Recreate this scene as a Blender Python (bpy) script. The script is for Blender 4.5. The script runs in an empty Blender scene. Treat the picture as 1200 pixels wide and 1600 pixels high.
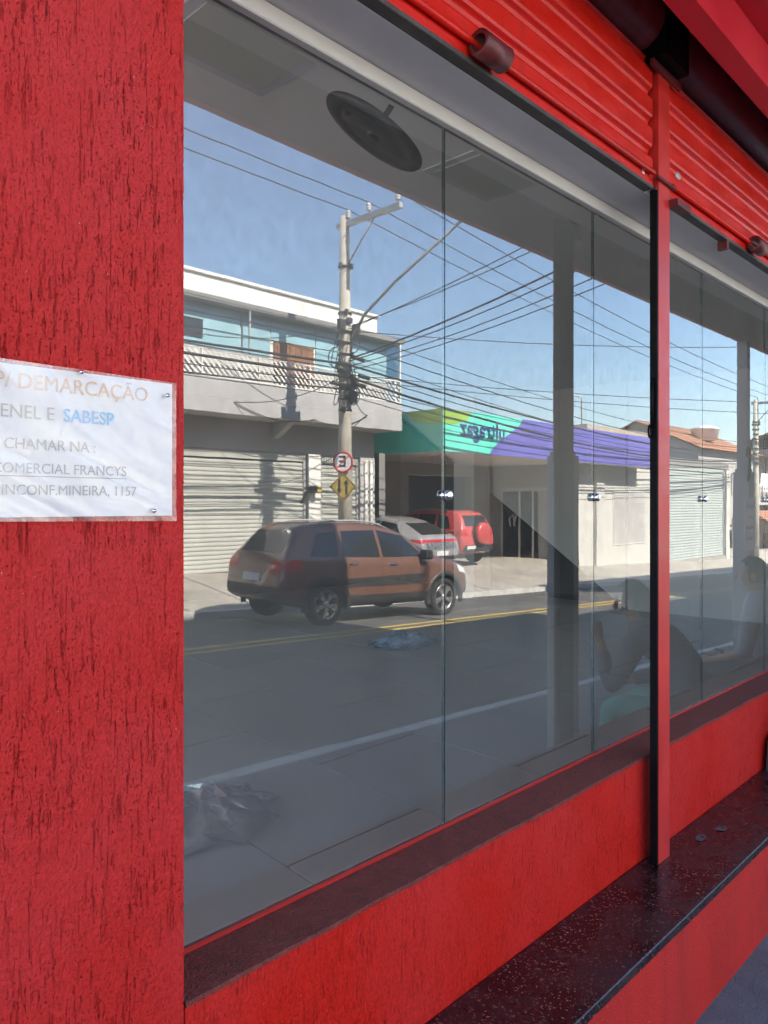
import bpy, bmesh, math, random
from mathutils import Vector, Matrix, noise
from mathutils.bvhtree import BVHTree
random.seed(7)
R = math.radians
scene = bpy.context.scene
COL = scene.collection

# ------------------------------------------------------------------ camera, sky, sun, exposure
cd = bpy.data.cameras.new("camera"); cam = bpy.data.objects.new("camera", cd); COL.objects.link(cam)
cd.sensor_fit = 'VERTICAL'; cd.sensor_height = 36.0; cd.sensor_width = 27.0
cd.lens = 1200.0 / 1600.0 * 36.0
cd.shift_y = -11.0 / 1600.0
cd.clip_start = 0.05; cd.clip_end = 2000
YAW = 43.5                                             # angle between the view and the shop front
cam.location = (0, -1.4, 1.7)
cam.rotation_euler = (R(90), 0, R(YAW - 90))
scene.camera = cam

SUN_EL = 42.0
w = bpy.data.worlds.new("World"); scene.world = w; w.use_nodes = True
nt = w.node_tree; nt.nodes.clear()
sky = nt.nodes.new("ShaderNodeTexSky"); sky.sky_type = 'NISHITA'; sky.sun_disc = False
sky.sun_elevation = R(SUN_EL); sky.sun_rotation = R(0); sky.air_density = 1.2; sky.dust_density = .7; sky.ozone_density = 3.6
bg = nt.nodes.new("ShaderNodeBackground"); bg.inputs[1].default_value = 0.12
wo = nt.nodes.new("ShaderNodeOutputWorld")
nt.links.new(sky.outputs[0], bg.inputs[0]); nt.links.new(bg.outputs[0], wo.inputs[0])
sd = bpy.data.lights.new("sun", 'SUN'); sd.energy = 5.0; sd.angle = R(0.5); sd.color = (1.0, 0.93, 0.82)
sun = bpy.data.objects.new("sun", sd); COL.objects.link(sun)
sun.rotation_euler = (-R(90 - SUN_EL), 0, R(0))
sun.location = (0, 30, 30)
vs = scene.view_settings
scene.display_settings.display_device = 'sRGB'
vs.view_transform = 'Standard'; vs.look = 'None'; vs.gamma = 1.0; vs.exposure = 2.6; vs.use_curve_mapping = False
scene.render.engine = 'CYCLES'
cy = scene.cycles
cy.max_bounces = 10; cy.diffuse_bounces = 4; cy.glossy_bounces = 5; cy.transparent_max_bounces = 16
cy.caustics_reflective = False; cy.caustics_refractive = False
cy.sample_clamp_indirect = 6.0
cy.use_denoising = True
try:
    cy.denoiser = 'OPENIMAGEDENOISE'; cy.denoising_prefilter = 'ACCURATE'; cy.denoising_input_passes = 'RGB_ALBEDO_NORMAL'
except Exception: pass

# ------------------------------------------------------------------ helpers: meshes
class MB:
    """collects shapes and links them as one mesh object"""
    def __init__(s): s.v = []; s.f = []; s.m = []; s.sm = []
    def add(s, vs_, fs, mi=0, smooth=False):
        b = len(s.v); s.v += [tuple(v) for v in vs_]
        for f in fs: s.f.append([b + i for i in f]); s.m.append(mi); s.sm.append(smooth)
        return s
    def box(s, x0, x1, y0, y1, z0, z1, mi=0, bev=0.0):
        if bev <= 0:
            v = [(x, y, z) for x in (x0, x1) for y in (y0, y1) for z in (z0, z1)]
            return s.add(v, [(0,1,3,2),(4,6,7,5),(0,4,5,1),(2,3,7,6),(0,2,6,4),(1,5,7,3)], mi)
        bm = bmesh.new(); bmesh.ops.create_cube(bm, size=1)
        for v in bm.verts: v.co = Vector(((x0+x1)/2+v.co.x*(x1-x0), (y0+y1)/2+v.co.y*(y1-y0), (z0+z1)/2+v.co.z*(z1-z0)))
        bmesh.ops.bevel(bm, geom=bm.edges[:], offset=bev, segments=1, affect='EDGES', clamp_overlap=True)
        bm.verts.index_update()
        s.add([v.co for v in bm.verts], [[v.index for v in f.verts] for f in bm.faces], mi); bm.free(); return s
    def prism(s, poly, axis, a, b, mi=0):
        """polygon (2D) extruded along an axis from a to b; axis 0: poly=(y,z), 1: (x,z), 2: (x,y)"""
        def P(p, t): return (t, p[0], p[1]) if axis == 0 else (p[0], t, p[1]) if axis == 1 else (p[0], p[1], t)
        n = len(poly); v = [P(p, a) for p in poly] + [P(p, b) for p in poly]
        fs = [list(range(n)), list(range(2*n-1, n-1, -1))] + [(i, i+n, (i+1) % n + n, (i+1) % n) for i in range(n)]
        return s.add(v, fs, mi)
    def tube(s, pts, r, n=6, mi=0, caps=True):
        pts = [Vector(p) for p in pts]; rs = r if isinstance(r, (list, tuple)) else [r]*len(pts)
        v = []; fs = []
        up = None
        for i, p in enumerate(pts):
            d = (pts[min(i+1, len(pts)-1)] - pts[max(i-1, 0)]).normalized()
            if up is None: up = Vector((0,0,1)) if abs(d.z) < 0.9 else Vector((1,0,0))
            a = d.cross(up).normalized(); b = a.cross(d).normalized(); up = b
            for k in range(n):
                t = 2*math.pi*k/n; v.append(p + (a*math.cos(t) + b*math.sin(t))*rs[i])
        for i in range(len(pts)-1):
            for k in range(n): fs.append((i*n+k, i*n+(k+1) % n, (i+1)*n+(k+1) % n, (i+1)*n+k))
        s.add(v, fs, mi, True)
        if caps:
            b0 = len(s.v) - len(v)
            s.f.append([b0+k for k in range(n)][::-1]); s.m.append(mi); s.sm.append(False)
            s.f.append([b0+(len(pts)-1)*n+k for k in range(n)]); s.m.append(mi); s.sm.append(False)
        return s
    def lathe(s, prof, M=Matrix(), n=24, mi=0):
        """prof (r,z) turned about local z"""
        v = []; fs = []; k = len(prof)
        for j in range(n):
            t = 2*math.pi*j/n
            for r_, z in prof: v.append(M @ Vector((r_*math.cos(t), r_*math.sin(t), z)))
        for j in range(n):
            for i in range(k-1):
                fs.append((j*k+i, ((j+1) % n)*k+i, ((j+1) % n)*k+i+1, j*k+i+1))
        return s.add(v, fs, mi, True)
    def quad(s, a, b, c, d, mi=0): return s.add([a, b, c, d], [(0,1,2,3)], mi)
    def build(s, name, mats, parent=None, tf=None, recalc=True):
        me = bpy.data.meshes.new(name); me.from_pydata(s.v, [], s.f)
        mats = mats if isinstance(mats, (list, tuple)) else [mats]
        for m in mats: me.materials.append(m)
        me.polygons.foreach_set("material_index", s.m); me.polygons.foreach_set("use_smooth", s.sm)
        if recalc:
            bm = bmesh.new(); bm.from_mesh(me); bmesh.ops.recalc_face_normals(bm, faces=bm.faces[:]); bm.to_mesh(me); bm.free()
        me.update()
        return link(name, me, parent, tf)
def link(name, me, parent=None, tf=None):
    o = bpy.data.objects.new(name, me); COL.objects.link(o)
    if parent is not None: o.parent = parent
    if tf is not None: o.matrix_local = tf
    return o
def tag(o, label=None, cat=None, group=None, kind=None):
    if label: o['label'] = label
    if cat: o['category'] = cat
    if group: o['group'] = group
    if kind: o['kind'] = kind
    return o
def empty(name, loc, label=None, cat=None, group=None, kind=None, rot=(0,0,0)):
    o = bpy.data.objects.new(name, None); COL.objects.link(o); o.location = loc; o.rotation_euler = rot; o.empty_display_size = .1
    return tag(o, label, cat, group, kind)
def local(root):
    """world to root space for a root that is only moved and turned"""
    return root.matrix_basis.inverted()
def wb(mb, name, mats, root):
    """build a mesh given in world coordinates as a child of root"""
    o = mb.build(name, mats, root); o.matrix_local = local(root); return o
def copy_tree(o, parent=None):
    c = o.copy(); COL.objects.link(c)
    if parent is not None: c.parent = parent; c.matrix_parent_inverse = o.matrix_parent_inverse
    for ch in list(o.children): copy_tree(ch, c)
    return c
def text_mesh(name, body, size, mat, parent, M, extrude=0.002, bold=0.0, align='CENTER', spacing=1.0, xs=1.0):
    cu = bpy.data.curves.new(name, 'FONT'); cu.body = body; cu.size = size; cu.align_x = align; cu.align_y = 'CENTER'
    cu.extrude = extrude; cu.offset = bold * size; cu.resolution_u = 3; cu.space_character = spacing
    t = bpy.data.objects.new(name + "_tmp", cu); COL.objects.link(t)
    dg = bpy.context.evaluated_depsgraph_get()
    me = bpy.data.meshes.new_from_object(t.evaluated_get(dg))
    bpy.data.objects.remove(t); me.name = name; me.materials.clear(); me.materials.append(mat)
    for p in me.polygons: p.material_index = 0
    me.transform(M @ Matrix.Diagonal((xs, 1, 1, 1)))
    o = link(name, me, parent)
    if parent is not None: o.matrix_local = local(parent)
    return o
FACE_S = Matrix.Rotation(R(90), 4, 'X')                                   # reads when looked at towards +y
FACE_N = Matrix.Rotation(R(180), 4, 'Z') @ Matrix.Rotation(R(90), 4, 'X')  # reads when looked at towards -y

# ------------------------------------------------------------------ helpers: materials
class NT:
    def __init__(s, m): s.t = m.node_tree; s.n = s.t.nodes; s.l = s.t.links
    def new(s, typ, **kw):
        n = s.n.new(typ)
        for k, v in kw.items():
            if k in n.inputs.keys(): n.inputs[k].default_value = v
            else: setattr(n, k, v)
        return n
    def link(s, a, b): s.l.new(a, b)
    def coords(s, sc=(1,1,1), kind='Object'):
        tc = s.new("ShaderNodeTexCoord"); mp = s.new("ShaderNodeMapping"); mp.inputs['Scale'].default_value = sc
        s.link(tc.outputs[kind], mp.inputs[0]); return mp.outputs[0]
    def noise(s, vec, scale, detail=4, rough=.6):
        n = s.new("ShaderNodeTexNoise"); n.inputs['Scale'].default_value = scale; n.inputs['Detail'].default_value = detail; n.inputs['Roughness'].default_value = rough
        s.link(vec, n.inputs['Vector']); return n.outputs[0]
    def ramp(s, fac, stops):
        r = s.new("ShaderNodeValToRGB"); s.link(fac, r.inputs[0]); el = r.color_ramp.elements
        while len(el) < len(stops): el.new(.5)
        for e, (p, c) in zip(el, stops): e.position = p; e.color = (*c, 1) if len(c) == 3 else c
        return r.outputs[0]
    def mix(s, fac, a, b, mode='MIX'):
        m = s.new("ShaderNodeMix", data_type='RGBA', blend_type=mode)
        for sock, val in ((m.inputs[0], fac), (m.inputs[6], a), (m.inputs[7], b)):
            if isinstance(val, (int, float)): sock.default_value = val
            elif isinstance(val, tuple): sock.default_value = (*val, 1)
            else: s.link(val, sock)
        return m.outputs[2]
    def math(s, op, a, b=0.0, clamp=False):
        m = s.new("ShaderNodeMath", operation=op, use_clamp=clamp)
        for i, val in enumerate((a, b)):
            if isinstance(val, (int, float)): m.inputs[i].default_value = val
            else: s.link(val, m.inputs[i])
        return m.outputs[0]
    def bump(s, h, strength, dist=.01, nrm=None):
        b = s.new("ShaderNodeBump"); b.inputs['Strength'].default_value = strength; b.inputs['Distance'].default_value = dist
        s.link(h, b.inputs['Height'])
        if nrm is not None: s.link(nrm, b.inputs['Normal'])
        return b.outputs[0]
def newmat(name):
    m = bpy.data.materials.new(name); m.use_nodes = True; N = NT(m)
    return m, N, m.node_tree.nodes["Principled BSDF"]
def hexc(r, g, b): return (r, g, b)
def pmat(name, base, rough=.6, var=.15, scale=6.0, bump=.15, bscale=60.0, metal=0.0, spec=.5, coat=0.0, dirt=0.0, dirtcol=(.08,.07,.06), stretch=(1,1,1), bdist=.004, rvar=.12, chips=0.0):
    m, N, p = newmat(name)
    v = N.coords(stretch)
    n1 = N.noise(v, scale, 5)
    lo = tuple(max(0, c*(1-var)) for c in base); hi = tuple(min(1, c*(1+var)) for c in base)
    col = N.ramp(n1, [(.3, lo), (.7, hi)])
    if dirt > 0:
        n3 = N.noise(v, scale*.45, 6, .7)
        f = N.ramp(n3, [(.45, (0,0,0)), (.75, (dirt,dirt,dirt))])
        col = N.mix(f, col, dirtcol)
    if chips > 0:
        ch = N.noise(N.coords((1,1,1)), 38, 4, .85); zo = N.noise(N.coords((1,1,1)), 3.1, 3, .6)
        cf = N.math('MULTIPLY', N.ramp(ch, [(.66,(0,0,0)),(.68,(1,1,1))]), N.ramp(zo, [(.5,(0,0,0)),(.6,(1,1,1))]))
        col = N.mix(N.math('MULTIPLY', cf, chips), col, (.55,.45,.42))
        sc_ = N.noise(N.coords((3,3,.35)), 5, 5, .7)
        col = N.mix(N.math('MULTIPLY', N.ramp(sc_, [(.55,(0,0,0)),(.75,(1,1,1))]), .45), col, tuple(c*.35+.01 for c in base))
    N.link(col, p.inputs['Base Color'])
    n2 = N.noise(N.coords(), bscale, 3)
    rr = N.ramp(n1, [(.3, (max(0,rough-rvar),)*3), (.7, (min(1,rough+rvar),)*3)]); N.link(rr, p.inputs['Roughness'])
    if bump > 0: N.link(N.bump(n2, bump, bdist), p.inputs['Normal'])
    p.inputs['Metallic'].default_value = metal
    p.inputs['Specular IOR Level'].default_value = spec
    p.inputs['Coat Weight'].default_value = coat; p.inputs['Coat Roughness'].default_value = .05
    return m
def carpaint(name, base, flake=.5):
    m, N, p = newmat(name)
    v = N.coords()
    n = N.noise(v, 3.0, 4); n2 = N.noise(v, 400, 1)
    c = N.ramp(n, [(.35, tuple(x*.93 for x in base)), (.7, tuple(min(1,x*1.06) for x in base))])
    c = N.mix(N.math('MULTIPLY', n2, .12), c, (.9,.85,.8))
    N.link(c, p.inputs['Base Color'])
    p.inputs['Metallic'].default_value = .35*flake; p.inputs['Roughness'].default_value = .34
    p.inputs['Coat Weight'].default_value = .9; p.inputs['Coat Roughness'].default_value = .04
    return m
def grafiato(name, base, dark, pale, amount=1.0):
    """rough scratched render: vertical grooves, torn pits, grain, chips of pale paint"""
    m, N, p = newmat(name)
    v1 = N.coords((230, 230, 20)); v2 = N.coords((1, 1, 1)); v3 = N.coords((300, 300, 150))
    a = N.noise(v1, 1.0, 5, .62); b = N.noise(N.coords((1,1,.6)), 190, 3, .6); c = N.noise(v2, 2.2, 4, .55); d = N.noise(v3, 1.0, 4, .7)
    e = N.noise(v2, 85, 4, .7)
    patch = N.ramp(c, [(.38, (0,0,0)), (.62, (1,1,1))])
    zone = N.ramp(N.noise(N.coords((5, 5, 2.6)), 1.6, 4, .6), [(.38, (.10,)*3), (.62, (1,1,1))])
    groove = N.math('MULTIPLY', N.ramp(a, [(.37, (1,1,1)), (.415, (0,0,0))]), zone)
    pits = N.math('MULTIPLY', N.ramp(d, [(.36, (1,1,1)), (.40, (0,0,0))]), N.math('ADD', zone, .25, True))
    col = N.mix(patch, base, (base[0]*1.05, base[1]*1.5+.008, base[2]*1.6+.012))
    col = N.mix(N.math('MULTIPLY', N.ramp(b, [(.42,(0,0,0)),(.68,(1,1,1))]), .35), col, tuple(min(1, x*1.45+.012) for x in base))
    col = N.mix(N.math('MULTIPLY', N.ramp(b, [(.30,(1,1,1)),(.45,(0,0,0))]), .45), col, tuple(x*.6 for x in base))
    lng = N.math('MULTIPLY', N.ramp(N.noise(N.coords((110, 110, 5)), 1.0, 4, .6), [(.30, (1,1,1)), (.335, (0,0,0))]), N.ramp(N.noise(N.coords((3, 3, 1.5)), 2.1, 3, .6), [(.45, (0,0,0)), (.6, (1,1,1))]))
    gd = N.math('MAXIMUM', N.math('MAXIMUM', groove, pits), lng)
    col = N.mix(N.math('MULTIPLY', gd, .62*amount), col, dark)
    chips = N.ramp(N.noise(N.coords((40,40,26)), 3.0, 3, .8), [(.715, (0,0,0)), (.73, (1,1,1))])
    col = N.mix(N.math('MULTIPLY', chips, .55), col, pale)
    N.link(col, p.inputs['Base Color'])
    h = N.math('SUBTRACT', N.math('ADD', N.math('MULTIPLY', e, .40), N.math('MULTIPLY', b, .55)), N.math('MULTIPLY', gd, .9*amount))
    dsp = N.new("ShaderNodeDisplacement"); dsp.inputs['Scale'].default_value = .0042; dsp.inputs['Midlevel'].default_value = .3
    N.link(h, dsp.inputs['Height']); N.link(dsp.outputs[0], N.n['Material Output'].inputs['Displacement']); m.displacement_method = 'BOTH'
    p.inputs['Roughness'].default_value = .55; p.inputs['Specular IOR Level'].default_value = .22
    return m

M = {}
M['red_render'] = grafiato('red_render', (.48,.012,.009), (.11,.003,.003), (.75,.60,.58))
M['red_dado'] = grafiato('red_dado', (.52,.009,.004), (.16,.004,.003), (.75,.62,.58), .8)
M['red_riser'] = pmat('red_riser', (.50,.016,.012), .6, .14, 4, .6, 150, dirt=.4, dirtcol=(.30,.035,.035), stretch=(1,1,.4), spec=.35, bdist=.008, chips=.5)
M['red_lip'] = pmat('red_lip', (.62,.025,.018), .45, .15, 9, .1, 60)
M['red_metal'] = pmat('red_metal', (.64,.012,.006), .40, .12, 5, .06, 30, dirt=.25, dirtcol=(.30,.015,.012), stretch=(1,1,4), chips=.8, spec=.4)
M['red_post'] = pmat('red_post', (.56,.022,.018), .42, .12, 5, .08, 40, dirt=.3, dirtcol=(.36,.03,.03), chips=.7)
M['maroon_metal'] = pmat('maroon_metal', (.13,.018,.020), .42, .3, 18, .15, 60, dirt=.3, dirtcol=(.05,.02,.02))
M['red_canopy'] = pmat('red_canopy', (.55,.012,.03), .42, .06, 2, .03, 20)
M['red_canopy_lip'] = pmat('red_canopy_lip', (.70,.025,.05), .40, .06, 2, .03, 20)
M['canopy_grey'] = pmat('canopy_grey', (.085,.062,.06), .7, .08, 2, .05, 30)
M['sill_paint'] = pmat('sill_paint', (.20,.046,.036), .7, .30, 30, 1.0, 130, dirt=.45, dirtcol=(.20,.066,.058), bdist=.012, spec=.2)
M['soffit'] = pmat('soffit', (.62,.62,.66), .6, .08, 3, .06, 50)
M['trim_white'] = pmat('trim_white', (.70,.68,.66), .4, .05, 5, .03, 40)
M['black_seal'] = pmat('black_seal', (.004,.0035,.0045), .6, .3, 10, .05, 40, spec=.12)
M['dark_edge'] = pmat('dark_edge', (.06,.05,.05), .55, .4, 14, .25, 60, dirt=.5, dirtcol=(.16,.14,.13))
M['concrete'] = pmat('concrete', (.30,.285,.26), .85, .18, 2.2, .35, 60, dirt=.45, dirtcol=(.16,.15,.14))
M['pavement_mat'] = pmat('pavement_mat', (.125,.12,.13), .85, .28, 5, .9, 110, dirt=.6, dirtcol=(.065,.06,.07), bdist=.008)
M['forecourt_mat'] = pmat('forecourt_mat', (.36,.33,.285), .88, .15, 1.4, .3, 45, dirt=.5, dirtcol=(.22,.20,.17))
M['kerb_mat'] = pmat('kerb_mat', (.50,.49,.46), .8, .14, 5, .3, 60, dirt=.4, dirtcol=(.26,.25,.23))
M['yellow_paint'] = pmat('yellow_paint', (.62,.42,.08), .7, .12, 9, .2, 80, dirt=.35, dirtcol=(.30,.22,.10))
M['white_paint'] = pmat('white_paint', (.70,.69,.65), .7, .1, 9, .2, 80, dirt=.3, dirtcol=(.35,.34,.32))
M['white_wall'] = pmat('white_wall', (.78,.76,.71), .75, .05, 1.3, .12, 40, stretch=(2.5,2.5,.6), dirt=.35, dirtcol=(.48,.46,.42))
M['grey_fascia'] = pmat('grey_fascia', (.44,.43,.425), .8, .08, 1.5, .15, 40, dirt=.3, dirtcol=(.33,.32,.31))
M['shade_slab'] = pmat('shade_slab', (.22,.21,.21), .8, .1, 2, .15, 40)
M['cream_slat'] = pmat('cream_slat', (.45,.455,.41), .5, .06, 2, .04, 30, dirt=.2, dirtcol=(.46,.46,.40))
M['grey_slat'] = pmat('grey_slat', (.36,.40,.385), .55, .08, 2, .04, 30, dirt=.25, dirtcol=(.33,.35,.34))
M['rail_white'] = pmat('rail_white', (.74,.72,.67), .5, .06, 4, .03, 30)
M['blue_panel'] = pmat('blue_panel', (.30,.50,.56), .16, .12, .9, .0, 20, spec=.7)
M['wood_door'] = pmat('wood_door', (.25,.12,.06), .55, .3, 14, .2, 60, stretch=(1,1,.15))
M['dark_glass'] = pmat('dark_glass', (.02,.024,.028), .08, .2, 3, .0, 20, spec=.8, rvar=.03)
M['dark_frame'] = pmat('dark_frame', (.05,.05,.055), .5, .2, 6, .05, 30)
M['galv'] = pmat('galv', (.42,.42,.41), .5, .12, 8, .1, 50, metal=.3)
M['pole_concrete'] = pmat('pole_concrete', (.46,.42,.35), .85, .14, 3, .3, 60, dirt=.4, dirtcol=(.26,.23,.19))
M['cable'] = pmat('cable', (.018,.018,.02), .6, .2, 3, 0, 10)
M['porcelain'] = pmat('porcelain', (.50,.50,.52), .25, .08, 6, 0, 20)
M['sign_teal'] = pmat('sign_teal', (.13,.76,.58), .35, .05, 1, .02, 20)
M['sign_lime'] = pmat('sign_lime', (.30,.50,.06), .35, .05, 1, .02, 20)
M['sign_violet'] = pmat('sign_violet', (.13,.12,.47), .35, .07, 1, .02, 20)
M['sign_side'] = pmat('sign_side', (.11,.58,.45), .35, .05, 1, .02, 20)
M['letter_navy'] = pmat('letter_navy', (.035,.05,.24), .4, .06, 3, 0, 20)
M['canopy_white'] = pmat('canopy_white', (.72,.69,.66), .6, .05, 1.2, .05, 30)
M['stucco_grey'] = pmat('stucco_grey', (.44,.42,.40), .85, .1, 1.2, .25, 60, dirt=.3, dirtcol=(.28,.27,.26))
M['stucco_cream'] = pmat('stucco_cream', (.50,.485,.445), .85, .08, 1.2, .25, 60, dirt=.25, dirtcol=(.42,.40,.37))
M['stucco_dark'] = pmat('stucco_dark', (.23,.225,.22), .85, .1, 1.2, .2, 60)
M['garage_blue'] = pmat('garage_blue', (.10,.115,.145), .55, .12, 1.2, .05, 40)
M['terracotta'] = pmat('terracotta', (.36,.17,.10), .8, .2, 4, .3, 40, dirt=.4, dirtcol=(.26,.13,.08))
M['tan_roof'] = pmat('tan_roof', (.34,.29,.23), .85, .15, 2, .2, 40)
M['ac_white'] = pmat('ac_white', (.68,.68,.66), .5, .06, 4, .03, 30)
M['ceiling'] = pmat('ceiling', (.80,.78,.76), .8, .04, 1.5, .05, 40)
M['wall_in'] = pmat('wall_in', (.80,.785,.77), .8, .04, 1.2, .08, 40)
M['back_grey'] = pmat('back_grey', (.20,.195,.195), .85, .06, 1.2, .08, 40)
M['column_grey'] = pmat('column_grey', (.40,.37,.38), .8, .08, 3, .15, 50)
M['stair_shade_paint'] = pmat('stair_shade_paint', (.07,.065,.065), .8, .12, 2, .1, 40)  # dark tone for painted shade under the stairs
M['floor_tile'] = pmat('floor_tile', (.47,.455,.42), .4, .08, 1.0, .02, 40, dirt=.25, dirtcol=(.33,.33,.32))
M['grout'] = pmat('grout', (.07,.07,.07), .9, .2, 8, .1, 60)
M['disc_black'] = pmat('disc_black', (.006,.004,.005), .5, .3, 7, .05, 50, dirt=.12, dirtcol=(.09,.07,.07))
M['panel_lamp'] = pmat('panel_lamp', (.56,.58,.52), .4, .04, 2, .02, 30)
M['chrome'] = pmat('chrome', (.85,.85,.86), .12, .04, 8, 0, 30, metal=1.0, rvar=.04)
M['paper'] = pmat('paper', (.76,.72,.72), .5, .06, 9, .08, 30)
M['ink_grey'] = pmat('ink_grey', (.28,.28,.31), .6, .15, 20, 0, 30)
M['ink_fade'] = pmat('ink_fade', (.42,.37,.36), .6, .2, 20, 0, 30)
M['ink_blue'] = pmat('ink_blue', (.08,.42,.74), .6, .1, 20, 0, 30)
M['ink_orange'] = pmat('ink_orange', (.72,.42,.26), .6, .15, 20, 0, 30)
M['sign_white'] = pmat('sign_white', (.74,.73,.72), .4, .05, 6, .02, 30, dirt=.2, dirtcol=(.5,.46,.42))
M['sign_red'] = pmat('sign_red', (.55,.04,.05), .4, .1, 6, .02, 30)
M['sign_black'] = pmat('sign_black', (.03,.03,.03), .5, .1, 6, .02, 30)
M['sign_yellow'] = pmat('sign_yellow', (.44,.32,.08), .4, .1, 6, .02, 30)
M['lamp_yellow'] = pmat('lamp_yellow', (.75,.52,.08), .3, .1, 6, .02, 30)
M['skin'] = pmat('skin', (.36,.20,.13), .55, .1, 12, .08, 80)
M['hair'] = pmat('hair', (.018,.013,.011), .5, .4, 14, .3, 60, stretch=(1,1,.2))
M['cloth_lilac'] = pmat('cloth_lilac', (.12,.10,.14), .85, .12, 9, .3, 60)
M['cloth_teal'] = pmat('cloth_teal', (.14,.40,.34), .85, .12, 9, .3, 60)
M['cloth_white'] = pmat('cloth_white', (.36,.36,.39), .85, .06, 9, .3, 60)
M['cloth_grey'] = pmat('cloth_grey', (.12,.12,.14), .85, .12, 9, .3, 60)
M['shoe'] = pmat('shoe', (.03,.03,.04), .6, .2, 9, .1, 60)
M['eye_white'] = pmat('eye_white', (.7,.68,.66), .3, .03, 9, 0, 60)
M['lip_skin'] = pmat('lip_skin', (.30,.11,.09), .5, .05, 9, 0, 60)
M['tyre'] = pmat('tyre', (.022,.022,.023), .8, .2, 12, .2, 60)
M['rim_silver'] = pmat('rim_silver', (.55,.55,.56), .28, .08, 8, 0, 30, metal=.8)
M['plastic_black'] = pmat('plastic_black', (.035,.034,.034), .55, .15, 6, .05, 60)
M['glass_car'] = pmat('glass_car', (.018,.022,.025), .06, .15, 3, 0, 20, spec=.8, rvar=.02)
M['lamp_red'] = pmat('lamp_red', (.50,.02,.02), .15, .15, 14, .03, 60, coat=.8)
M['lamp_clear'] = pmat('lamp_clear', (.72,.74,.76), .12, .1, 14, .03, 60, coat=.8)
M['plate_grey'] = pmat('plate_grey', (.62,.62,.63), .4, .05, 10, 0, 30)
M['paint_orange'] = carpaint('paint_orange', (.135,.043,.018))
M['paint_red'] = carpaint('paint_red', (.56,.03,.03), .3)
M['paint_silver'] = carpaint('paint_silver', (.50,.50,.50), 1.6)
M['cement_patch'] = pmat('cement_patch', (.10,.075,.07), .85, .2, 30, .3, 90)
M['house_wall'] = pmat('house_wall', (.36,.34,.33), .85, .12, 1, .2, 50, dirt=.4, dirtcol=(.22,.20,.19))
M['house_white'] = pmat('house_white', (.50,.48,.45), .85, .08, 1, .2, 50)
M['laundry'] = pmat('laundry', (.76,.76,.78), .9, .05, 4, .1, 40)

def asphalt():
    m, N, p = newmat('asphalt')
    v = N.coords()
    a = N.noise(v, 1.1, 6, .65); b = N.noise(v, 260, 2); c = N.noise(N.coords((.12, 2.2, 1)), 1.0, 4)
    col = N.ramp(a, [(.3, (.062,.060,.055)), (.7, (.135,.128,.115))])
    col = N.mix(N.ramp(c, [(.45, (0,0,0)), (.7, (.45,.45,.45))]), col, (.06,.058,.056))
    col = N.mix(N.math('MULTIPLY', N.ramp(b, [(.5,(0,0,0)),(.75,(1,1,1))]), .4), col, (.22,.21,.20))
    N.link(col, p.inputs['Base Color']); p.inputs['Roughness'].default_value = .82
    N.link(N.bump(b, .5, .006), p.inputs['Normal']); return m
M['asphalt'] = asphalt()
def granite():
    m, N, p = newmat('granite')
    v = N.coords()
    vor = N.new("ShaderNodeTexVoronoi", feature='F1'); vor.inputs['Scale'].default_value = 190; vor.inputs['Randomness'].default_value = 1
    N.link(N.coords((1, 1, 1)), vor.inputs['Vector'])
    sep = N.new("ShaderNodeSeparateColor"); N.link(vor.outputs['Color'], sep.inputs[0])
    fleck = N.ramp(sep.outputs[0], [(.66, (0,0,0)), (.72, (1,1,1))])
    hot = N.ramp(sep.outputs[1], [(.86, (0,0,0)), (.90, (1,1,1))])
    n = N.noise(v, 320, 3); big = N.noise(v, 6, 4)
    col = N.mix(fleck, (.008,.004,.005), (.042,.008,.009))
    col = N.mix(N.math('MULTIPLY', hot, N.ramp(n, [(.45,(0,0,0)),(.6,(1,1,1))])), col, (.30,.17,.11))
    dust = N.ramp(big, [(.42, (0,0,0)), (.72, (.30,.30,.30))])
    col = N.mix(dust, col, (.06,.045,.055))
    N.link(col, p.inputs['Base Color'])
    N.link(N.ramp(big, [(.3, (.16,)*3), (.75, (.42,)*3)]), p.inputs['Roughness'])
    N.link(N.bump(n, .06, .002), p.inputs['Normal']); return m
M['granite'] = granite()
def glass():
    m, N, p = newmat('shop_glass'); N.n.remove(p); out = N.n["Material Output"]
    fr = N.new("ShaderNodeFresnel"); fr.inputs['IOR'].default_value = 2.42
    v = N.coords(); mott = N.noise(N.coords((34, 34, 22)), 1.0, 3, .6); sm = N.noise(N.coords((1.2,1.2,.5)), 3.0, 5, .6)
    f = N.math('MULTIPLY', fr.outputs[0], N.ramp(mott, [(.3, (.80,)*3), (.7, (1.0,)*3)]))
    gl = N.new("ShaderNodeBsdfGlossy"); gl.inputs['Roughness'].default_value = 0.0; gl.inputs['Color'].default_value = (1,1,1,1)
    N.link(N.bump(N.noise(v, 5.5, 2), .012, .004), gl.inputs['Normal'])
    tr = N.new("ShaderNodeBsdfTransparent"); tr.inputs['Color'].default_value = (.86,.89,.88,1)
    df = N.new("ShaderNodeBsdfDiffuse"); df.inputs['Color'].default_value = (.62,.61,.57,1)
    mx = N.new("ShaderNodeMixShader"); N.link(f, mx.inputs[0]); N.link(tr.outputs[0], mx.inputs[1]); N.link(gl.outputs[0], mx.inputs[2])
    spk = N.ramp(N.noise(N.coords((70,70,45)), 1.0, 2, .9), [(.775, (0,0,0)), (.785, (.8,.8,.8))])
    m2 = N.new("ShaderNodeMixShader"); N.link(N.math('MAXIMUM', N.ramp(sm, [(.4, (.026,)*3), (.8, (.070,)*3)]), spk), m2.inputs[0])
    N.link(mx.outputs[0], m2.inputs[1]); N.link(df.outputs[0], m2.inputs[2])
    N.link(m2.outputs[0], out.inputs[0]); return m
M['shop_glass'] = glass()
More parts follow.
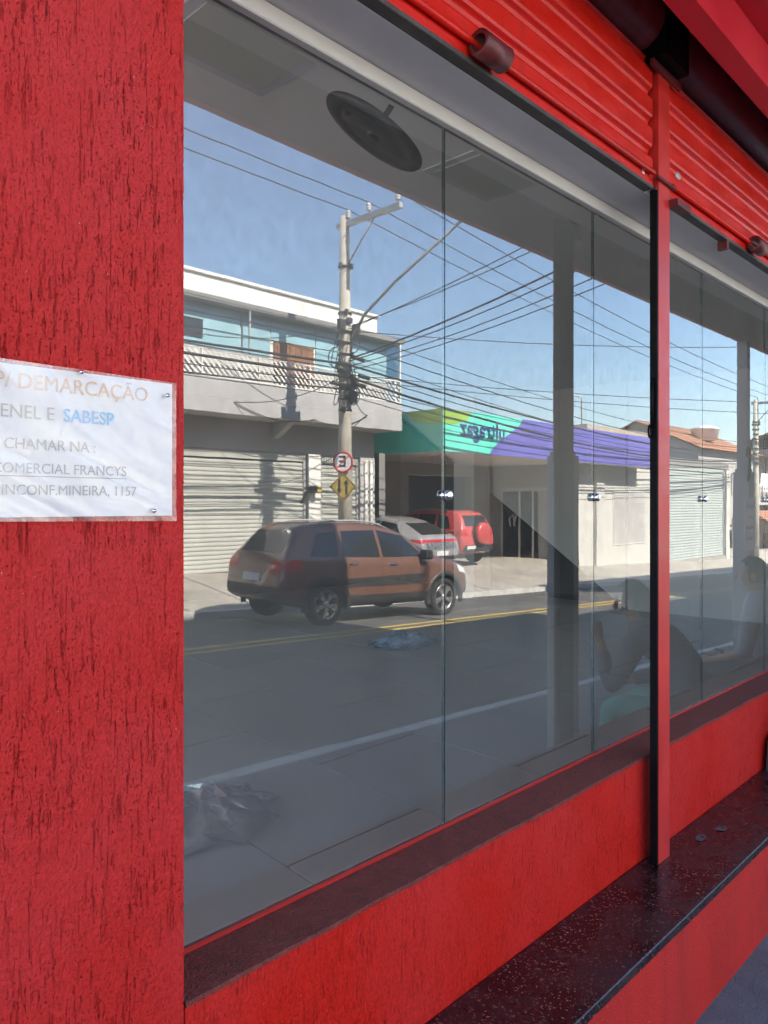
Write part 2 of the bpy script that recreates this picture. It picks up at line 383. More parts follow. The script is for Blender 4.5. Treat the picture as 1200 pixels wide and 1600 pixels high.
def clear(name, tint, gloss=.1, rough=.1, white=0.0, wcol=(.7,.72,.74)):
    m, N, p = newmat(name); N.n.remove(p); out = N.n["Material Output"]
    tr = N.new("ShaderNodeBsdfTransparent"); tr.inputs['Color'].default_value = (*tint, 1)
    gl = N.new("ShaderNodeBsdfGlossy"); gl.inputs['Roughness'].default_value = rough; gl.inputs['Color'].default_value = (.9,.9,.9,1)
    df = N.new("ShaderNodeBsdfDiffuse"); df.inputs['Color'].default_value = (*wcol, 1)
    n = N.noise(N.coords(), 7, 3, .55)
    m1 = N.new("ShaderNodeMixShader"); N.link(N.ramp(n, [(.3, (gloss*.4,)*3), (.7, (min(1,gloss*1.7),)*3)]), m1.inputs[0]); N.link(tr.outputs[0], m1.inputs[1]); N.link(gl.outputs[0], m1.inputs[2])
    m2 = N.new("ShaderNodeMixShader"); N.link(N.ramp(n, [(.45, (white*.25,)*3), (.65, (white,)*3)]), m2.inputs[0]); N.link(m1.outputs[0], m2.inputs[1]); N.link(df.outputs[0], m2.inputs[2])
    N.link(m2.outputs[0], out.inputs[0]); return m
M['glass_back'] = clear('glass_back', (1,1,1), 0, .1, 0)
M['glass_edge'] = pmat('glass_edge', (.05,.075,.07), .2, .2, 12, 0, 20)
M['glass_side'] = clear('glass_side', (.55,.72,.80), .15, .05, .25, (.35,.52,.60))
M['sleeve'] = clear('sleeve', (.99,.985,.99), .12, .18, .22, (.88,.82,.83))
M['bag_clear'] = clear('bag_clear', (.86,.90,.92), .30, .12, .36, (.80,.83,.84))
M['bag_blue'] = clear('bag_blue', (.45,.60,.75), .34, .14, .70, (.40,.58,.74))

# ------------------------------------------------------------------ ground levels (x along the street, V metres out from the glass)
def clampx(x): return max(-45.0, min(62.0, x))
def zk(x): return .03 - .037*clampx(x)                         # near kerb top
def z_road(x, V): return -.037*clampx(x) + .11 - .16*((V-6.6)/3.7)**2
def z_walk(x, V):
    t = min(1, max(0, (x-8)/8)); t = t*t*(3-2*t); q = max(0, min(1, V/2.9)); q = q + (1-q)*t
    return zk(x)*q
def zfk(x): return .08 - .037*clampx(x)                         # far kerb top
def z_far(x, V):
    t = max(0, min(1, (V-10.45)/3.0)); c = clampx(x)
    return zfk(x)*(1-t) + (.46-.029*c)*t
def sheet(name, xs, Vs, zf, mat, kind='structure', dz=0.0):
    mb = MB(); nx, nv = len(xs), len(Vs)
    v = [(x, -V, zf(x, V)+dz) for x in xs for V in Vs]
    f = [(i*nv+j, i*nv+j+1, (i+1)*nv+j+1, (i+1)*nv+j) for i in range(nx-1) for j in range(nv-1)]
    mb.add(v, f, 0, True)
    o = mb.build(name, mat); tag(o, kind=kind); return o
def lin(a, b, n): return [a+(b-a)*i/(n-1) for i in range(n)]

mb = MB(); mb.quad((-600,-600,-2.6), (600,-600,-2.6), (600,600,-2.6), (-600,600,-2.6))
tag(mb.build('ground', M['forecourt_mat']), kind='structure')
XS = lin(-45, 62, 108)
sheet('road', XS + [140], lin(2.9, 10.3, 19), z_road, M['asphalt'])
sheet('pavement', XS + [140], [.40, .9, 1.5, 2.1, 2.75], z_walk, M['pavement_mat'])
sheet('forecourt', XS + [140], [10.45, 11, 11.7, 12.4, 13.0, 13.5, 16, 20, 30], z_far, M['forecourt_mat'])
# road markings, 4 mm above the road
for V0, nm in ((6.52, 'yellow_line'), (6.80, 'yellow_line')):
    sheet(nm, XS, [V0, V0+.11], z_road, M['yellow_paint'], dz=.005)
s = MB(); s.quad((-60,-.4,.02), (-2.25,-.4,.02), (-2.25,60,.02), (-60,60,.02)); tag(s.build('bounce_yard', M['concrete']), kind='structure')  # unseen yard added to bounce sunlight into the shop interior
# kerbs, stone by stone
for nm, V0, V1, zf, x0, x1, mt in (('near_kerb', 2.75, 2.9, zk, -4, 32, 'kerb_mat'), ('far_kerb', 10.3, 10.45, zfk, 0, 48, 'kerb_mat')):
    root = empty(nm, (0, -(V0+V1)/2, 0), kind='structure')
    x = x0
    while x < x1:
        L = 1.0; a, b = x+.006, x+L-.006; j = random.uniform(-.006, .006)
        s = MB(); za, zb = zf(a)+j, zf(b)+j
        vv = [(a,-V0,za),(a,-V1,za),(b,-V1,zb),(b,-V0,zb),(a,-V0,za-.3),(a,-V1,za-.3),(b,-V1,zb-.3),(b,-V0,zb-.3)]
        s.add(vv, [(0,1,2,3),(7,6,5,4),(0,4,5,1),(1,5,6,2),(2,6,7,3),(3,7,4,0)])
        wb(s, 'kerbstone', M[mt], root); x += L
    s = MB()
    for (a, b) in ((-45, x0), (x1, 62)):
        vv = [(a,-V0,zf(a)),(a,-V1,zf(a)),(b,-V1,zf(b)),(b,-V0,zf(b)),(a,-V0,zf(a)-.3),(a,-V1,zf(a)-.3),(b,-V1,zf(b)-.3),(b,-V0,zf(b)-.3)]
        s.add(vv, [(0,1,2,3),(7,6,5,4),(0,4,5,1),(1,5,6,2),(2,6,7,3),(3,7,4,0)])
    wb(s, 'kerb_run', M[mt], root)
# joints in the far pavement
s = MB()
for x in lin(1.5, 16.5, 11):
    n = 6
    for i in range(n):
        Va, Vb = 10.5 + i*.46, 10.5 + (i+1)*.46
        s.quad((x,-Va,z_far(x,Va)+.004), (x+.02,-Va,z_far(x,Va)+.004), (x+.02,-Vb,z_far(x,Vb)+.004), (x,-Vb,z_far(x,Vb)+.004))
tag(s.build('pavement_joint', M['grout']), kind='structure')
# ribbed concrete driveway ramps by the near kerb
for (xa, xb) in ((8.2, 10.2), (11.6, 14.6)):
    root = empty('driveway_ramp', (xa, -2.5, z_walk(xa, 2.5)), kind='structure')
    for i in range(11):
        V = 1.75 + i*.088
        s = MB()
        vv = [(x, -(V+dv), z_walk(x, V)+h) for x in (xa, xb) for dv, h in ((0,.002),(.008,.018),(.040,.018),(.048,.002))]
        s.add(vv, [(0,1,5,4),(1,2,6,5),(2,3,7,6),(0,4,7,3),(0,3,2,1),(4,5,6,7)])
        wb(s, 'ridge', M['concrete'], root)

# ------------------------------------------------------------------ the shop building: mass above and behind, pilaster, dado, soffit
shop = empty('shop_building', (2.7, 0, 0), 'red rendered shop building whose front the big window and shutters fill', 'building')
PF = -.15                                               # face of the render, in front of the glass
def coat(name, x0, x1, z0, z1, step, mat):
    import numpy as np
    nx, nz = int((x1-x0)/step)+1, int((z1-z0)/step)+1
    X, Z = np.meshgrid(np.linspace(x0, x1, nx), np.linspace(z0, z1, nz), indexing='ij')
    co = np.stack([X, np.full_like(X, PF), Z], -1).reshape(-1, 3)
    I, J = np.meshgrid(np.arange(nx-1), np.arange(nz-1), indexing='ij'); a = (I*nz+J).ravel()
    q = np.stack([a, a+nz, a+nz+1, a+1], -1).ravel()
    me = bpy.data.meshes.new(name); me.vertices.add(len(co)); me.vertices.foreach_set('co', co.ravel().astype('f'))
    me.loops.add(len(q)); me.loops.foreach_set('vertex_index', q.astype('i')); nf = len(q)//4
    me.polygons.add(nf); me.polygons.foreach_set('loop_start', np.arange(0, len(q), 4, dtype='i')); me.polygons.foreach_set('use_smooth', np.ones(nf, dtype=bool))
    me.materials.append(mat); me.update(calc_edges=True); me.validate()
    o = link(name, me, shop); o.matrix_local = local(shop); return o
s = MB(); s.box(-2.2, .776, PF+.006, .25, 0, 5.0); wb(s, 'pilaster', M['red_lip'], shop)
coat('rough_coat', .25, .777, .40, 3.0, .0024, M['red_render'])
coat('rough_coat', .780, 6.0, .4015, .766, .0032, M['red_dado'])
s = MB(); s.box(.780, 12, PF+.006, -.001, 0, .766); wb(s, 'dado_wall', M['red_lip'], shop)
s = MB()                                                # sloping sill, rough underside edge
n = 90; xs = lin(.780, 12, n)
vv = []
for i, x in enumerate(xs):
    j = .010*noise.noise(Vector((x*9, 0, 0))) + .004*noise.noise(Vector((x*40, 3, 0)))
    vv += [(x, -.013, .774), (x, PF-.003, .777+j*.5), (x, PF-.005, .768+j*.8), (x, -.022, .70)]
fs = []
for i in range(n-1):
    for k in range(3): fs.append((i*4+k, i*4+k+1, (i+1)*4+k+1, (i+1)*4+k))
s.add(vv, fs); wb(s, 'window_sill', M['sill_paint'], shop)
s = MB(); s.box(.780, 12, -.012, -.002, .70, .779); wb(s, 'sill_upstand', M['red_lip'], shop)
s = MB(); s.box(.780, 12, -.165, .02, 2.835, 2.949); wb(s, 'soffit', M['soffit'], shop)
s = MB(); s.box(.780, 12, -.022, .02, 2.790, 2.833, bev=.003); wb(s, 'window_head_trim', M['trim_white'], shop)
s = MB(); s.box(.780, 12, -.04, .02, 2.95, 5.0); wb(s, 'upper_wall', M['maroon_metal'], shop)  # dark maroon stands in for the shadow band above the slats
s = MB(); s.box(.780, 12, .022, .118, 2.86, 3.55); wb(s, 'inner_lintel', M['ceiling'], shop)
H2, H1, H3 = 5.0, 9.3, 9.0
s = MB(); s.box(-2.2, 8.6, .32, 12, 3.55, H1); wb(s, 'upper_storeys', M['stucco_grey'], shop)
s = MB(); s.box(8.62, 19, .32, 12, 3.55, H2); wb(s, 'low_roof_block', M['stucco_grey'], shop)
s = MB(); s.box(12.02, 19, .0, .31, 0, 5.0); wb(s, 'blank_wall', M['stucco_cream'], shop)
nb = empty('neighbour_building', (24, 6, 0), 'plain rendered neighbouring building beyond the end of the shop', 'building')
s = MB(); s.box(19.1, 60, .2, 12, -3, H3-1.5); wb(s, 'wall', M['stucco_cream'], nb)
s = MB(); s.box(19.0, 60, .1, 12, H3-1.5, H3); wb(s, 'parapet', M['white_wall'], nb)

# granite ledge under the window
ledge = empty('granite_ledge', (3, -.28, 0), 'long polished dark red granite ledge below the shop window on a red riser', 'ledge')
s = MB(); s.box(-2.2, 12, -.425, PF-.003, .372, .402, bev=.0025); wb(s, 'granite_slab', M['granite'], ledge)
s = MB(); s.box(-2.2, 12, -.40, PF-.003, -.5, .371); wb(s, 'riser', M['red_riser'], ledge)
for (x, y) in ((3.02, -.235), (3.16, -.262)):
    s = MB(); n = 14; vv = []
    for k in range(n):
        t = 2*math.pi*k/n; q = random.uniform(.8, 1.25)
        vv.append((x+.030*q*math.cos(t), y+.019*q*math.sin(t), .4045))
    for k in range(n):
        t = 2*math.pi*k/n; vv.append((x+.010+.008*math.cos(t), y-.003+.006*math.sin(t), .4045))
    s.add(vv, [(k, (k+1) % n, n+(k+1) % n, n+k) for k in range(n)]); wb(s, 'cement_plug', M['cement_patch'], ledge)

# ------------------------------------------------------------------ the big window
win = empty('shop_window', (3.6, 0, .8), 'large frameless shop window of tall glass panes mirroring the street', 'window')
joints = [.80, 1.73, 2.608, 3.65, 4.55, 5.45, 6.35]
for a, b in zip(joints[:-1], joints[1:]):
    s = MB(); a += .0022; b -= .0022
    z0, z1 = .777, 2.7895; y0, y1 = 0.0, .010
    s.add([(a,y0,z0),(b,y0,z0),(b,y0,z1),(a,y0,z1),(a,y1,z0),(b,y1,z0),(b,y1,z1),(a,y1,z1)], [(0,1,2,3)], 0)
    s.f += [[5,4,7,6]]; s.m += [1]; s.sm += [False]
    for f in ([4,0,3,7],[1,5,6,2],[3,2,6,7],[0,4,5,1]): s.f.append(f); s.m.append(2); s.sm.append(False)
    wb(s, 'glass_pane', [M['shop_glass'], M['glass_back'], M['glass_edge']], win)
for x in joints[1:-1]:
    s = MB(); Mx = Matrix.Translation((x, -.001, 1.728)) @ Matrix.Rotation(R(90), 4, 'X')
    s.lathe([(0,.021),(.010,.021),(.0145,.018),(.0145,.008),(.009,.006),(.009,0),(.015,0),(.015,-.004)], Mx, 18); wb(s, 'glass_connector', M['chrome'], win)
s = MB(); s.box(6.36, 12, 0, .2, .745, 2.95); wb(s, 'wall', M['wall_in'], shop)

# guide post between the two shutters
post = empty('shutter_guide_post', (2.73, -.19, .402), 'red steel shutter guide post with black side standing on the granite ledge', 'post')
s = MB(); s.box(2.690, 2.785, -.212, -.205, .403, 3.285); s.box(2.690, 2.697, -.205, -.172, 2.85, 3.285); wb(s, 'front_plate', M['red_post'], post)
s = MB(); s.box(2.680, 2.6895, -.211, -.184, .403, 2.835); s.box(2.690, 2.785, -.2048, -.184, .403, 2.835); wb(s, 'black_channel', M['black_seal'], post)
s = MB(); s.box(2.66, 2.81, -.225, -.2125, 2.868, 2.878); wb(s, 'bracket', M['maroon_metal'], post)
s = MB(); s.box(2.78, 2.90, -.245, -.2125, 2.80, 2.825); wb(s, 'bracket', M['maroon_metal'], post)
s = MB(); s.box(2.62, 2.86, -.225, -.2125, 3.255, 3.28); wb(s, 'bracket', M['maroon_metal'], post)
hk = empty('hanging_latch', (2.67, -.19, 1.95), 'small black hook latch hanging on the dark side of the red post', 'latch')
s = MB(); s.tube([(2.673,-.195,2.16),(2.668,-.197,2.08),(2.672,-.195,1.98)], .006, 6); wb(s, 'strap', M['black_seal'], hk)
s = MB(); s.tube([(2.667+.012*math.sin(t), -.19, 1.965+.022*math.cos(t)) for t in lin(0, 2*math.pi, 13)], .004, 6); wb(s, 'ring', M['black_seal'], hk)

# roller shutters, slat by slat
def slat_mesh(x0, x1, pitch):
    prof = [(0, 0), (-.006, .004), (-.009, .012), (-.009, pitch*.62), (-.004, pitch*.70), (.006, pitch*.76), (.010, pitch*.86), (.006, pitch*.95), (0, pitch-.001)]
    me = bpy.data.meshes.new('slat'); v = []; f = []
    n = len(prof)
    for x in (x0, x1):
        v += [(x, y, z) for y, z in prof]
    f = [(i, i+1, n+i+1, n+i) for i in range(n-1)]
    me.from_pydata(v, [], f); me.materials.append(M['red_metal']); return me
def shop_shutter(x0, x1, label, tubes, pitch=.107):
    root = empty('roller_shutter', ((x0+x1)/2, -.185, 2.85), label, 'shutter', 'red roller shutters above the shop window')
    me = slat_mesh(x0-(x0+x1)/2, x1-(x0+x1)/2, pitch)
    for i in range(4):
        o = link('slat', me, root); o.location = (0, -.004, .028 + i*pitch)
    s = MB(); s.box(x0, x1, -.202, -.160, 2.836, 2.850, bev=.002); s.box(x0, x1, -.1975, -.194, 2.851, 2.879); wb(s, 'bottom_bar', [M['dark_edge']], root)
    s = MB(); s.box(x0, x1, -.1985, -.1978, 2.851, 2.900); wb(s, 'bottom_plate', M['red_metal'], root)
    s = MB(); s.tube([(x0+.02, -.211, 2.886), (x1-.02, -.211, 2.886)], .009, 8); wb(s, 'lock_rod', M['red_metal'], root)
    for x in tubes:
        s = MB(); Mx = Matrix.Translation((x, -.235, 2.872)) @ Matrix.Rotation(R(90), 4, 'Y')
        s.lathe([(.022,-.055),(.034,-.055),(.034,.055),(.022,.055),(.022,-.055)], Mx, 20); wb(s, 'lock_tube', M['maroon_metal'], root)
    return root
r1 = shop_shutter(.782, 2.672, 'red roller shutter above the wide left window bay with one lock tube', [1.63])
r2 = shop_shutter(2.79, 6.4, 'red roller shutter right of the guide post with a small oval keyhole plate', [3.69])
s = MB(); s.box(3.40, 3.425, -.20, -.160, 2.80, 2.835); wb(s, 'stop_block', M['maroon_metal'], r2)
s = MB(); s.lathe([(0,.004),(.018,.004),(.022,0)], Matrix.Translation((2.90,-.195,2.955)) @ Matrix.Rotation(R(90),4,'X') @ Matrix.Diagonal((1,.7,1,1)), 16)
wb(s, 'keyhole_plate', M['galv'], r2)
s = MB(); s.box(2.586, 2.604, -.1992, -.1986, 2.868, 2.886); wb(s, 'sticker', M['sign_white'], r1)
for (x0, x1) in ((.782, 2.672), (2.79, 6.4)):
    pass
roll = empty('shutter_drum', (2.7, -.10, 3.6), 'steel drum casing, shade painted into its dark tone, into which the red shutters roll up', 'shutter box')
s = MB(); s.tube([(.78, -.16, 3.43), (6.4, -.16, 3.43)], .10, 16); wb(s, 'drum', M['maroon_metal'], roll)  # drum toned dark to paint in the shade above the slats
s = MB(); s.box(2.64, 2.84, -.262, -.05, 3.29, 3.72); wb(s, 'drum_bracket', M['black_seal'], roll)

# canopy over the pavement
can = empty('canopy', (4, -.8, 3.4), 'deep red flat canopy projecting over the pavement above the shutters', 'canopy')
s = MB(); s.box(-2.2, 12.5, -.475, -.40, 3.245, 3.75); wb(s, 'inner_beam', M['red_canopy_lip'], can)
s = MB(); s.box(-2.2, 12.5, -.66, -.476, 3.40, 3.46); wb(s, 'underside', M['red_canopy'], can)
s = MB(); s.box(-2.2, 12.5, -1.46, -.661, 3.44, 3.47); wb(s, 'underside_board', M['canopy_grey'], can)
s = MB(); s.box(-2.2, 12.5, -1.50, -1.461, 3.438, 4.3); wb(s, 'fascia', M['red_canopy_lip'], can)
s = MB(); s.box(-2.2, 12.5, -1.46, -.05, 3.76, 3.80); wb(s, 'top_sheet', M['galv'], can)
for i, x in enumerate((4.86, 8.56)):
    zb = z_walk(x, 1.45)
    c = empty('canopy_column', (x, -1.45, zb), ('square grey canopy column with thicker lower half mirrored in the glass', 'square grey canopy column carrying a paper notice and a hook')[i], 'column', 'columns under the canopy edge')
    s = MB(); s.box(x-.082, x+.082, -1.532, -1.368, zb, 2.05, bev=.006); s.box(x-.066, x+.066, -1.516, -1.384, 2.05, 2.08); wb(s, 'lower_casing', M['column_grey'], c)
    s = MB(); s.box(x-.05, x+.05, -1.50, -1.40, 2.08, 3.436); wb(s, 'shaft', M['column_grey'], c)
nt2 = empty('paper_notice', (8.46, -1.345, 1.4), 'white paper notice taped to the right canopy column', 'notice')
s = MB(); s.box(8.33, 8.66, -1.3655, -1.3625, 1.22, 1.78); wb(s, 'sheet', M['paper'], nt2)
for k, (tx, hh) in enumerate((("ATENÇÃO", .055), ("ALUGA", .05), ("TRATAR NA", .045), ("COMERCIAL", .045))):
    text_mesh('lettering', tx, hh, M['ink_grey'], nt2, Matrix.Translation((8.495, -1.360, 1.68-.11*k)) @ FACE_N, .0005, .01)
hook = empty('hook', (8.40, -1.33, 2.2), 'dark curled iron hook fixed on the right canopy column', 'hook')
s = MB(); pts = [(8.38, -1.345, 1.95), (8.36, -1.33, 2.02), (8.36, -1.32, 2.12), (8.35, -1.32, 2.2)] + [(8.31+.045*math.cos(t), -1.32, 2.24+.045*math.sin(t)) for t in lin(-.4, 4.4, 9)]
s.tube(pts, .016, 8); wb(s, 'hook_bar', M['black_seal'], hook)

# notice in a plastic sleeve on the pilaster
nz0, nz1, nx0, nx1 = 1.675, 1.925, .405, .752
notice = empty('notice', (.58, PF-.01, 1.8), 'white printed notice in crinkled plastic sleeve nailed to the red pilaster', 'notice')
def wavy(x, z): return .004 + .004*noise.noise(Vector((x*14, z*14, 1))) + .0025*noise.noise(Vector((x*40, z*25, 5)))
s = MB(); nx, nzn = 28, 20
v = [(nx0+.006+(nx1-nx0-.012)*i/nx, PF-.012, nz0+.006+(nz1-nz0-.012)*j/nzn) for i in range(nx+1) for j in range(nzn+1)]
s.add(v, [(i*(nzn+1)+j, (i+1)*(nzn+1)+j, (i+1)*(nzn+1)+j+1, i*(nzn+1)+j+1) for i in range(nx) for j in range(nzn)], 0, True)
o = wb(s, 'paper_sheet', M['paper'], notice)
s = MB()
nx, nzn = 70, 50; v = []
for i in range(nx+1):
    for j in range(nzn+1):
        x = nx0+(nx1-nx0)*i/nx; z = nz0+(nz1-nz0)*j/nzn - .004*(i/nx)
        h = .0055*abs(noise.noise(Vector((x*9+z*14, z*5, 1)))) + .0012*abs(noise.noise(Vector((x*34+z*22, z*8-x*6, 5))))
        v.append((x, PF-.0155-h, z))
s.add(v, [(i*(nzn+1)+j, (i+1)*(nzn+1)+j, (i+1)*(nzn+1)+j+1, i*(nzn+1)+j+1) for i in range(nx) for j in range(nzn)], 0, True)
wb(s, 'plastic_sleeve', M['sleeve'], notice)
for tx, hz, x, z, mt, al, bd in (("P/ DEMARCAÇÃO", .035, .698, 1.893, 'ink_orange', 'RIGHT', .0), ("ENEL E", .030, .533, 1.845, 'ink_fade', 'RIGHT', .0), ("SABESP", .030, .546, 1.845, 'ink_blue', 'LEFT', .012),
                         ("CHAMAR NA :", .025, .602, 1.795, 'ink_fade', 'RIGHT', .0), ("COMERCIAL FRANCYS", .0235, .657, 1.757, 'ink_grey', 'RIGHT', .0), ("R.INCONF.MINEIRA, 1157", .0235, .676, 1.723, 'ink_grey', 'RIGHT', .0)):
    text_mesh('lettering', tx, hz, M[mt], notice, Matrix.Translation((x, PF-.0131, z)) @ FACE_S, .0003, bd, al, xs=.93)
s = MB(); s.box(.42, .657, PF-.0134, PF-.0128, 1.7445, 1.7460); wb(s, 'underline', M['ink_grey'], notice)
for x, z in ((.572, 1.918), (.730, 1.896), (.704, 1.690)):
    s = MB(); s.lathe([(0,.007),(.0028,.0062),(.0042,.003),(.0042,0)], Matrix.Translation((x, PF-.0205, z)) @ Matrix.Rotation(R(90), 4, 'X'), 12); wb(s, 'tack', M['chrome'], notice)

# crumpled bit of plastic on the ledge
s = MB(); vv = []; nn = 12
for i in range(nn+1):
    for j in range(nn+1):
        a = i/nn*2*math.pi; q = j/nn
        r_ = .012+.022*q + .006*noise.noise(Vector((i*1.3, j*1.1, 2)))
        vv.append((1.435+r_*math.cos(a), -.375+r_*.8*math.sin(a), .404+.028*math.sin(q*math.pi)*(1+.5*noise.noise(Vector((i*.9, j*.9, 4))))))
s.add(vv, [(i*(nn+1)+j, (i+1)*(nn+1)+j, (i+1)*(nn+1)+j+1, i*(nn+1)+j+1) for i in range(nn) for j in range(nn)])
tag(s.build('plastic_scrap', M['bag_clear']), 'small crumpled ring of clear plastic lying on the granite ledge', 'litter')

# ------------------------------------------------------------------ inside the shop
FZ = .42
s = MB(); s.box(-2, 10, .013, 7.6, .2, FZ-.006); tag(s.build('floor', M['grout']), kind='structure')
fl = bpy.data.objects['floor']
ca, sa = math.cos(R(6)), math.sin(R(6))
me = None
tw, tl = .72, 1.44
for i in range(-3, 18):
    for j in range(-2, 7):
        cx, cy_ = (i+.5)*tw, (j+.5+(.5 if i % 2 else 0))*tl
        X, Y = cx*ca + cy_*sa*1 + .05, -cx*sa*0 + cy_*ca
        X = cx + cy_*.105 - .50; Y = cy_
        if Y-.72 < .16 or Y+.72 > 7.55 or X-.36 < -1.9 or X+.36 > 9.9: 
            # clipped edge tiles
            pass
        x0, x1, y0, y1 = -tw/2+.004, tw/2-.004, -tl/2+.004, tl/2-.004
        ya, yb = max(y0, .02-Y), min(y1, 7.55-Y)
        if yb-ya < .05 or X < -1.6 or X > 9.5: continue
        t = MB(); k = .105
        z0, z1 = FZ-.02, FZ + random.uniform(-.0006, .0006)
        vv = [(X+x0+k*ya, Y+ya), (X+x1+k*ya, Y+ya), (X+x1+k*yb, Y+yb), (X+x0+k*yb, Y+yb)]
        t.prism(vv, 2, z0, z1); wb(t, 'floor_tile', M['floor_tile'], fl)
s = MB(); s.box(-2, 11, .125, 7.6, 3.2, 3.4); tag(s.build('ceiling', M['ceiling']), kind='structure')
s = MB(); s.box(-2.2, -2, .26, .8, .2, 3.2); s.box(-2.2, -2, 6.8, 7.6, .2, 3.2); s.box(-2, 11, 7.6, 7.8, .2, 3.2); tag(s.build('back_wall', M['back_grey']), kind='structure')  # left side kept open, an added gap that lets daylight in
s = MB(); s.box(9.9, 10, .12, 7.6, .2, 3.2); tag(s.build('under_stair_wall', M['stair_shade_paint']), kind='structure')  # dark colour stands in for the unlit void under the stairs
s = MB(); s.prism([(.12, FZ), (2.9, FZ), (2.9, 3.2), (.12, 3.2)], 0, 8.85, 8.95); s.prism([(2.9, FZ+.02), (6.9, FZ+.02+4.0*.72), (6.9, 3.2), (2.9, 3.2)], 0, 8.8, 8.9); wob = s.build('side_wall', M['wall_in']); tag(wob, kind='structure')
st = empty('staircase', (9.3, 2.9, FZ), 'white interior staircase rising inwards along the far side wall', 'staircase')
for i in range(15):
    s = MB(); y = 2.95+i*.25; z = FZ+i*.18
    s.box(8.92, 9.88, y, y+.27, z+.24, z+.40); wb(s, 'step', M['wall_in'], st)
pl_ = empty('interior_pillar', (8.5, 5.0, FZ), 'pale square pillar inside the shop beside the staircase', 'pillar')
s = MB(); s.box(8.35, 8.72, 4.85, 5.2, FZ, 3.2, bev=.005); wb(s, 'shaft', M['wall_in'], pl_)

# tilted disc lamp on a stem
nrm = Vector((.325, -.438, .836)).normalized()
dc = Vector((1.84, .40, 2.935))
Q = nrm.to_track_quat('Z', 'Y').to_matrix().to_4x4()
lamp = empty('disc_lamp', tuple(dc), 'round black disc lamp tilted on a short stem below the ceiling', 'lamp')
s = MB(); s.lathe([(0,0),(.04,.004),(.10,.004),(.105,.008),(.14,.008),(.145,.003),(.185,.004),(.190,.012),(.187,.020),(.15,.026),(0,.028)], Matrix.Translation(dc) @ Q, 48); wb(s, 'disc', M['disc_black'], lamp)
s = MB(); s.lathe([(0,-.006),(.022,-.006),(.026,.004),(.026,.02)], Matrix.Translation(dc) @ Q, 20); wb(s, 'hub', M['disc_black'], lamp)
s = MB(); s.tube([dc + nrm*.02, dc + nrm*.22, Vector((dc.x+.085, dc.y-.115, 3.2))], .011, 8); wb(s, 'stem', M['disc_black'], lamp)
for i, (x, y) in enumerate(((1.49, .62), (2.85, .60))):
    c = empty('ceiling_panel_lamp', (x, y, 3.2), ('unlit square ceiling light panel near the red pilaster', 'unlit square ceiling light panel beyond the black disc lamp')[i], 'ceiling light', 'unlit panel lamps in the shop ceiling')
    s = MB(); s.box(x-.24, x+.24, y-.24, y+.24, 3.193, 3.199); wb(s, 'frame', M['soffit'], c)
    s = MB(); s.box(x-.2, x+.2, y-.2, y+.2, 3.188, 3.1925); wb(s, 'diffuser', M['panel_lamp'], c)

# crumpled plastic bags on the floor
def bag(name, cx, cy_, sx, sy, h, mat, label, seed):
    rnd = random.Random(seed); s = MB(); na, nr = 22, 7; vv = []
    for i in range(na):
        a = 2*math.pi*i/na; out = 1 + .28*noise.noise(Vector((math.cos(a)*1.4, math.sin(a)*1.4, seed))) + (.10 if i % 2 else -.08)
        for j in range(nr):
            t = j/(nr-1); r_ = t*out
            fold = (1 if (i+j//3) % 2 else -1)*.085*math.sin(t*math.pi)
            z = h*((1-t**1.6)*(.75+.5*noise.noise(Vector((math.cos(a)*1.2, t*2.5, seed+4)))) + fold + .16*rnd.uniform(-1, 1)*(1-t)*t*2)
            sw = a + .10*rnd.uniform(-1, 1)
            vv.append((cx+sx*r_*math.cos(sw)+rnd.uniform(-.012,.012), cy_+sy*r_*math.sin(sw)+rnd.uniform(-.012,.012), FZ+.002+max(.002*j, z)))
    f = []
    for i in range(na):
        k = (i+1) % na
        for j in range(nr-1):
            f += [(i*nr+j, k*nr+j, k*nr+j+1), (i*nr+j, k*nr+j+1, i*nr+j+1)] if (i+j) % 2 else [(i*nr+j, k*nr+j, i*nr+j+1), (k*nr+j, k*nr+j+1, i*nr+j+1)]
    s.add(vv, f, 0, False)
    o = s.build(name, mat); tag(o, label, 'bag'); return o
bag('plastic_bag', 1.70, 1.33, .42, .30, .17, M['bag_clear'], 'crumpled clear plastic bag on the floor next to the pilaster', 3.1)
bag('plastic_bag', 5.25, 3.35, .36, .26, .13, M['bag_blue'], 'crumpled bluish plastic bag lying further back on the grey floor', 8.4)

# ------------------------------------------------------------------ across the street: white two storey building with balcony
XE = 15.1; VB = 12.5; VW = 13.3; VU = 12.85
wbld = empty('white_building', (8, -VW, .2), 'white two storey building with diagonal slat balcony over cream roller shutters', 'building')
def V(mb, x0, x1, V0, V1, z0, z1, bev=0.0): return mb.box(x0, x1, -V1, -V0, z0, z1, 0, bev)
s = MB(); V(s, -8, XE, VU, VW+8, 4.42, 6.035); wb(s, 'upper_wall', M['white_wall'], wbld)
s = MB(); V(s, -8, XE, VW-.1, VW+8, 6.17, 6.80); wb(s, 'parapet', M['white_wall'], wbld)
s = MB(); V(s, -8, XE+.06, VW-.17, VW+8, 6.805, 6.88, .01); wb(s, 'coping', M['white_wall'], wbld)
s = MB(); V(s, -8, XE+.35, VB-.02, VW+7, 6.04, 6.165); wb(s, 'balcony_roof', M['stucco_dark'], wbld)
s = MB(); V(s, -8, XE+.25, VB, VW+.5, 3.69, 4.415); wb(s, 'balcony_slab', M['grey_fascia'], wbld)
s = MB(); V(s, -8, XE, VW, VW+.25, 2.98, 3.685); wb(s, 'lintel_beam', M['stucco_grey'], wbld)
s = MB(); V(s, -8, XE, VW+1.2, VW+1.5, -.6, 3.0); wb(s, 'inner_wall', M['stucco_dark'], wbld)
s = MB(); V(s, -8, XE, VW+7, VW+8, -.6, 4.4); wb(s, 'rear_wall', M['white_wall'], wbld)
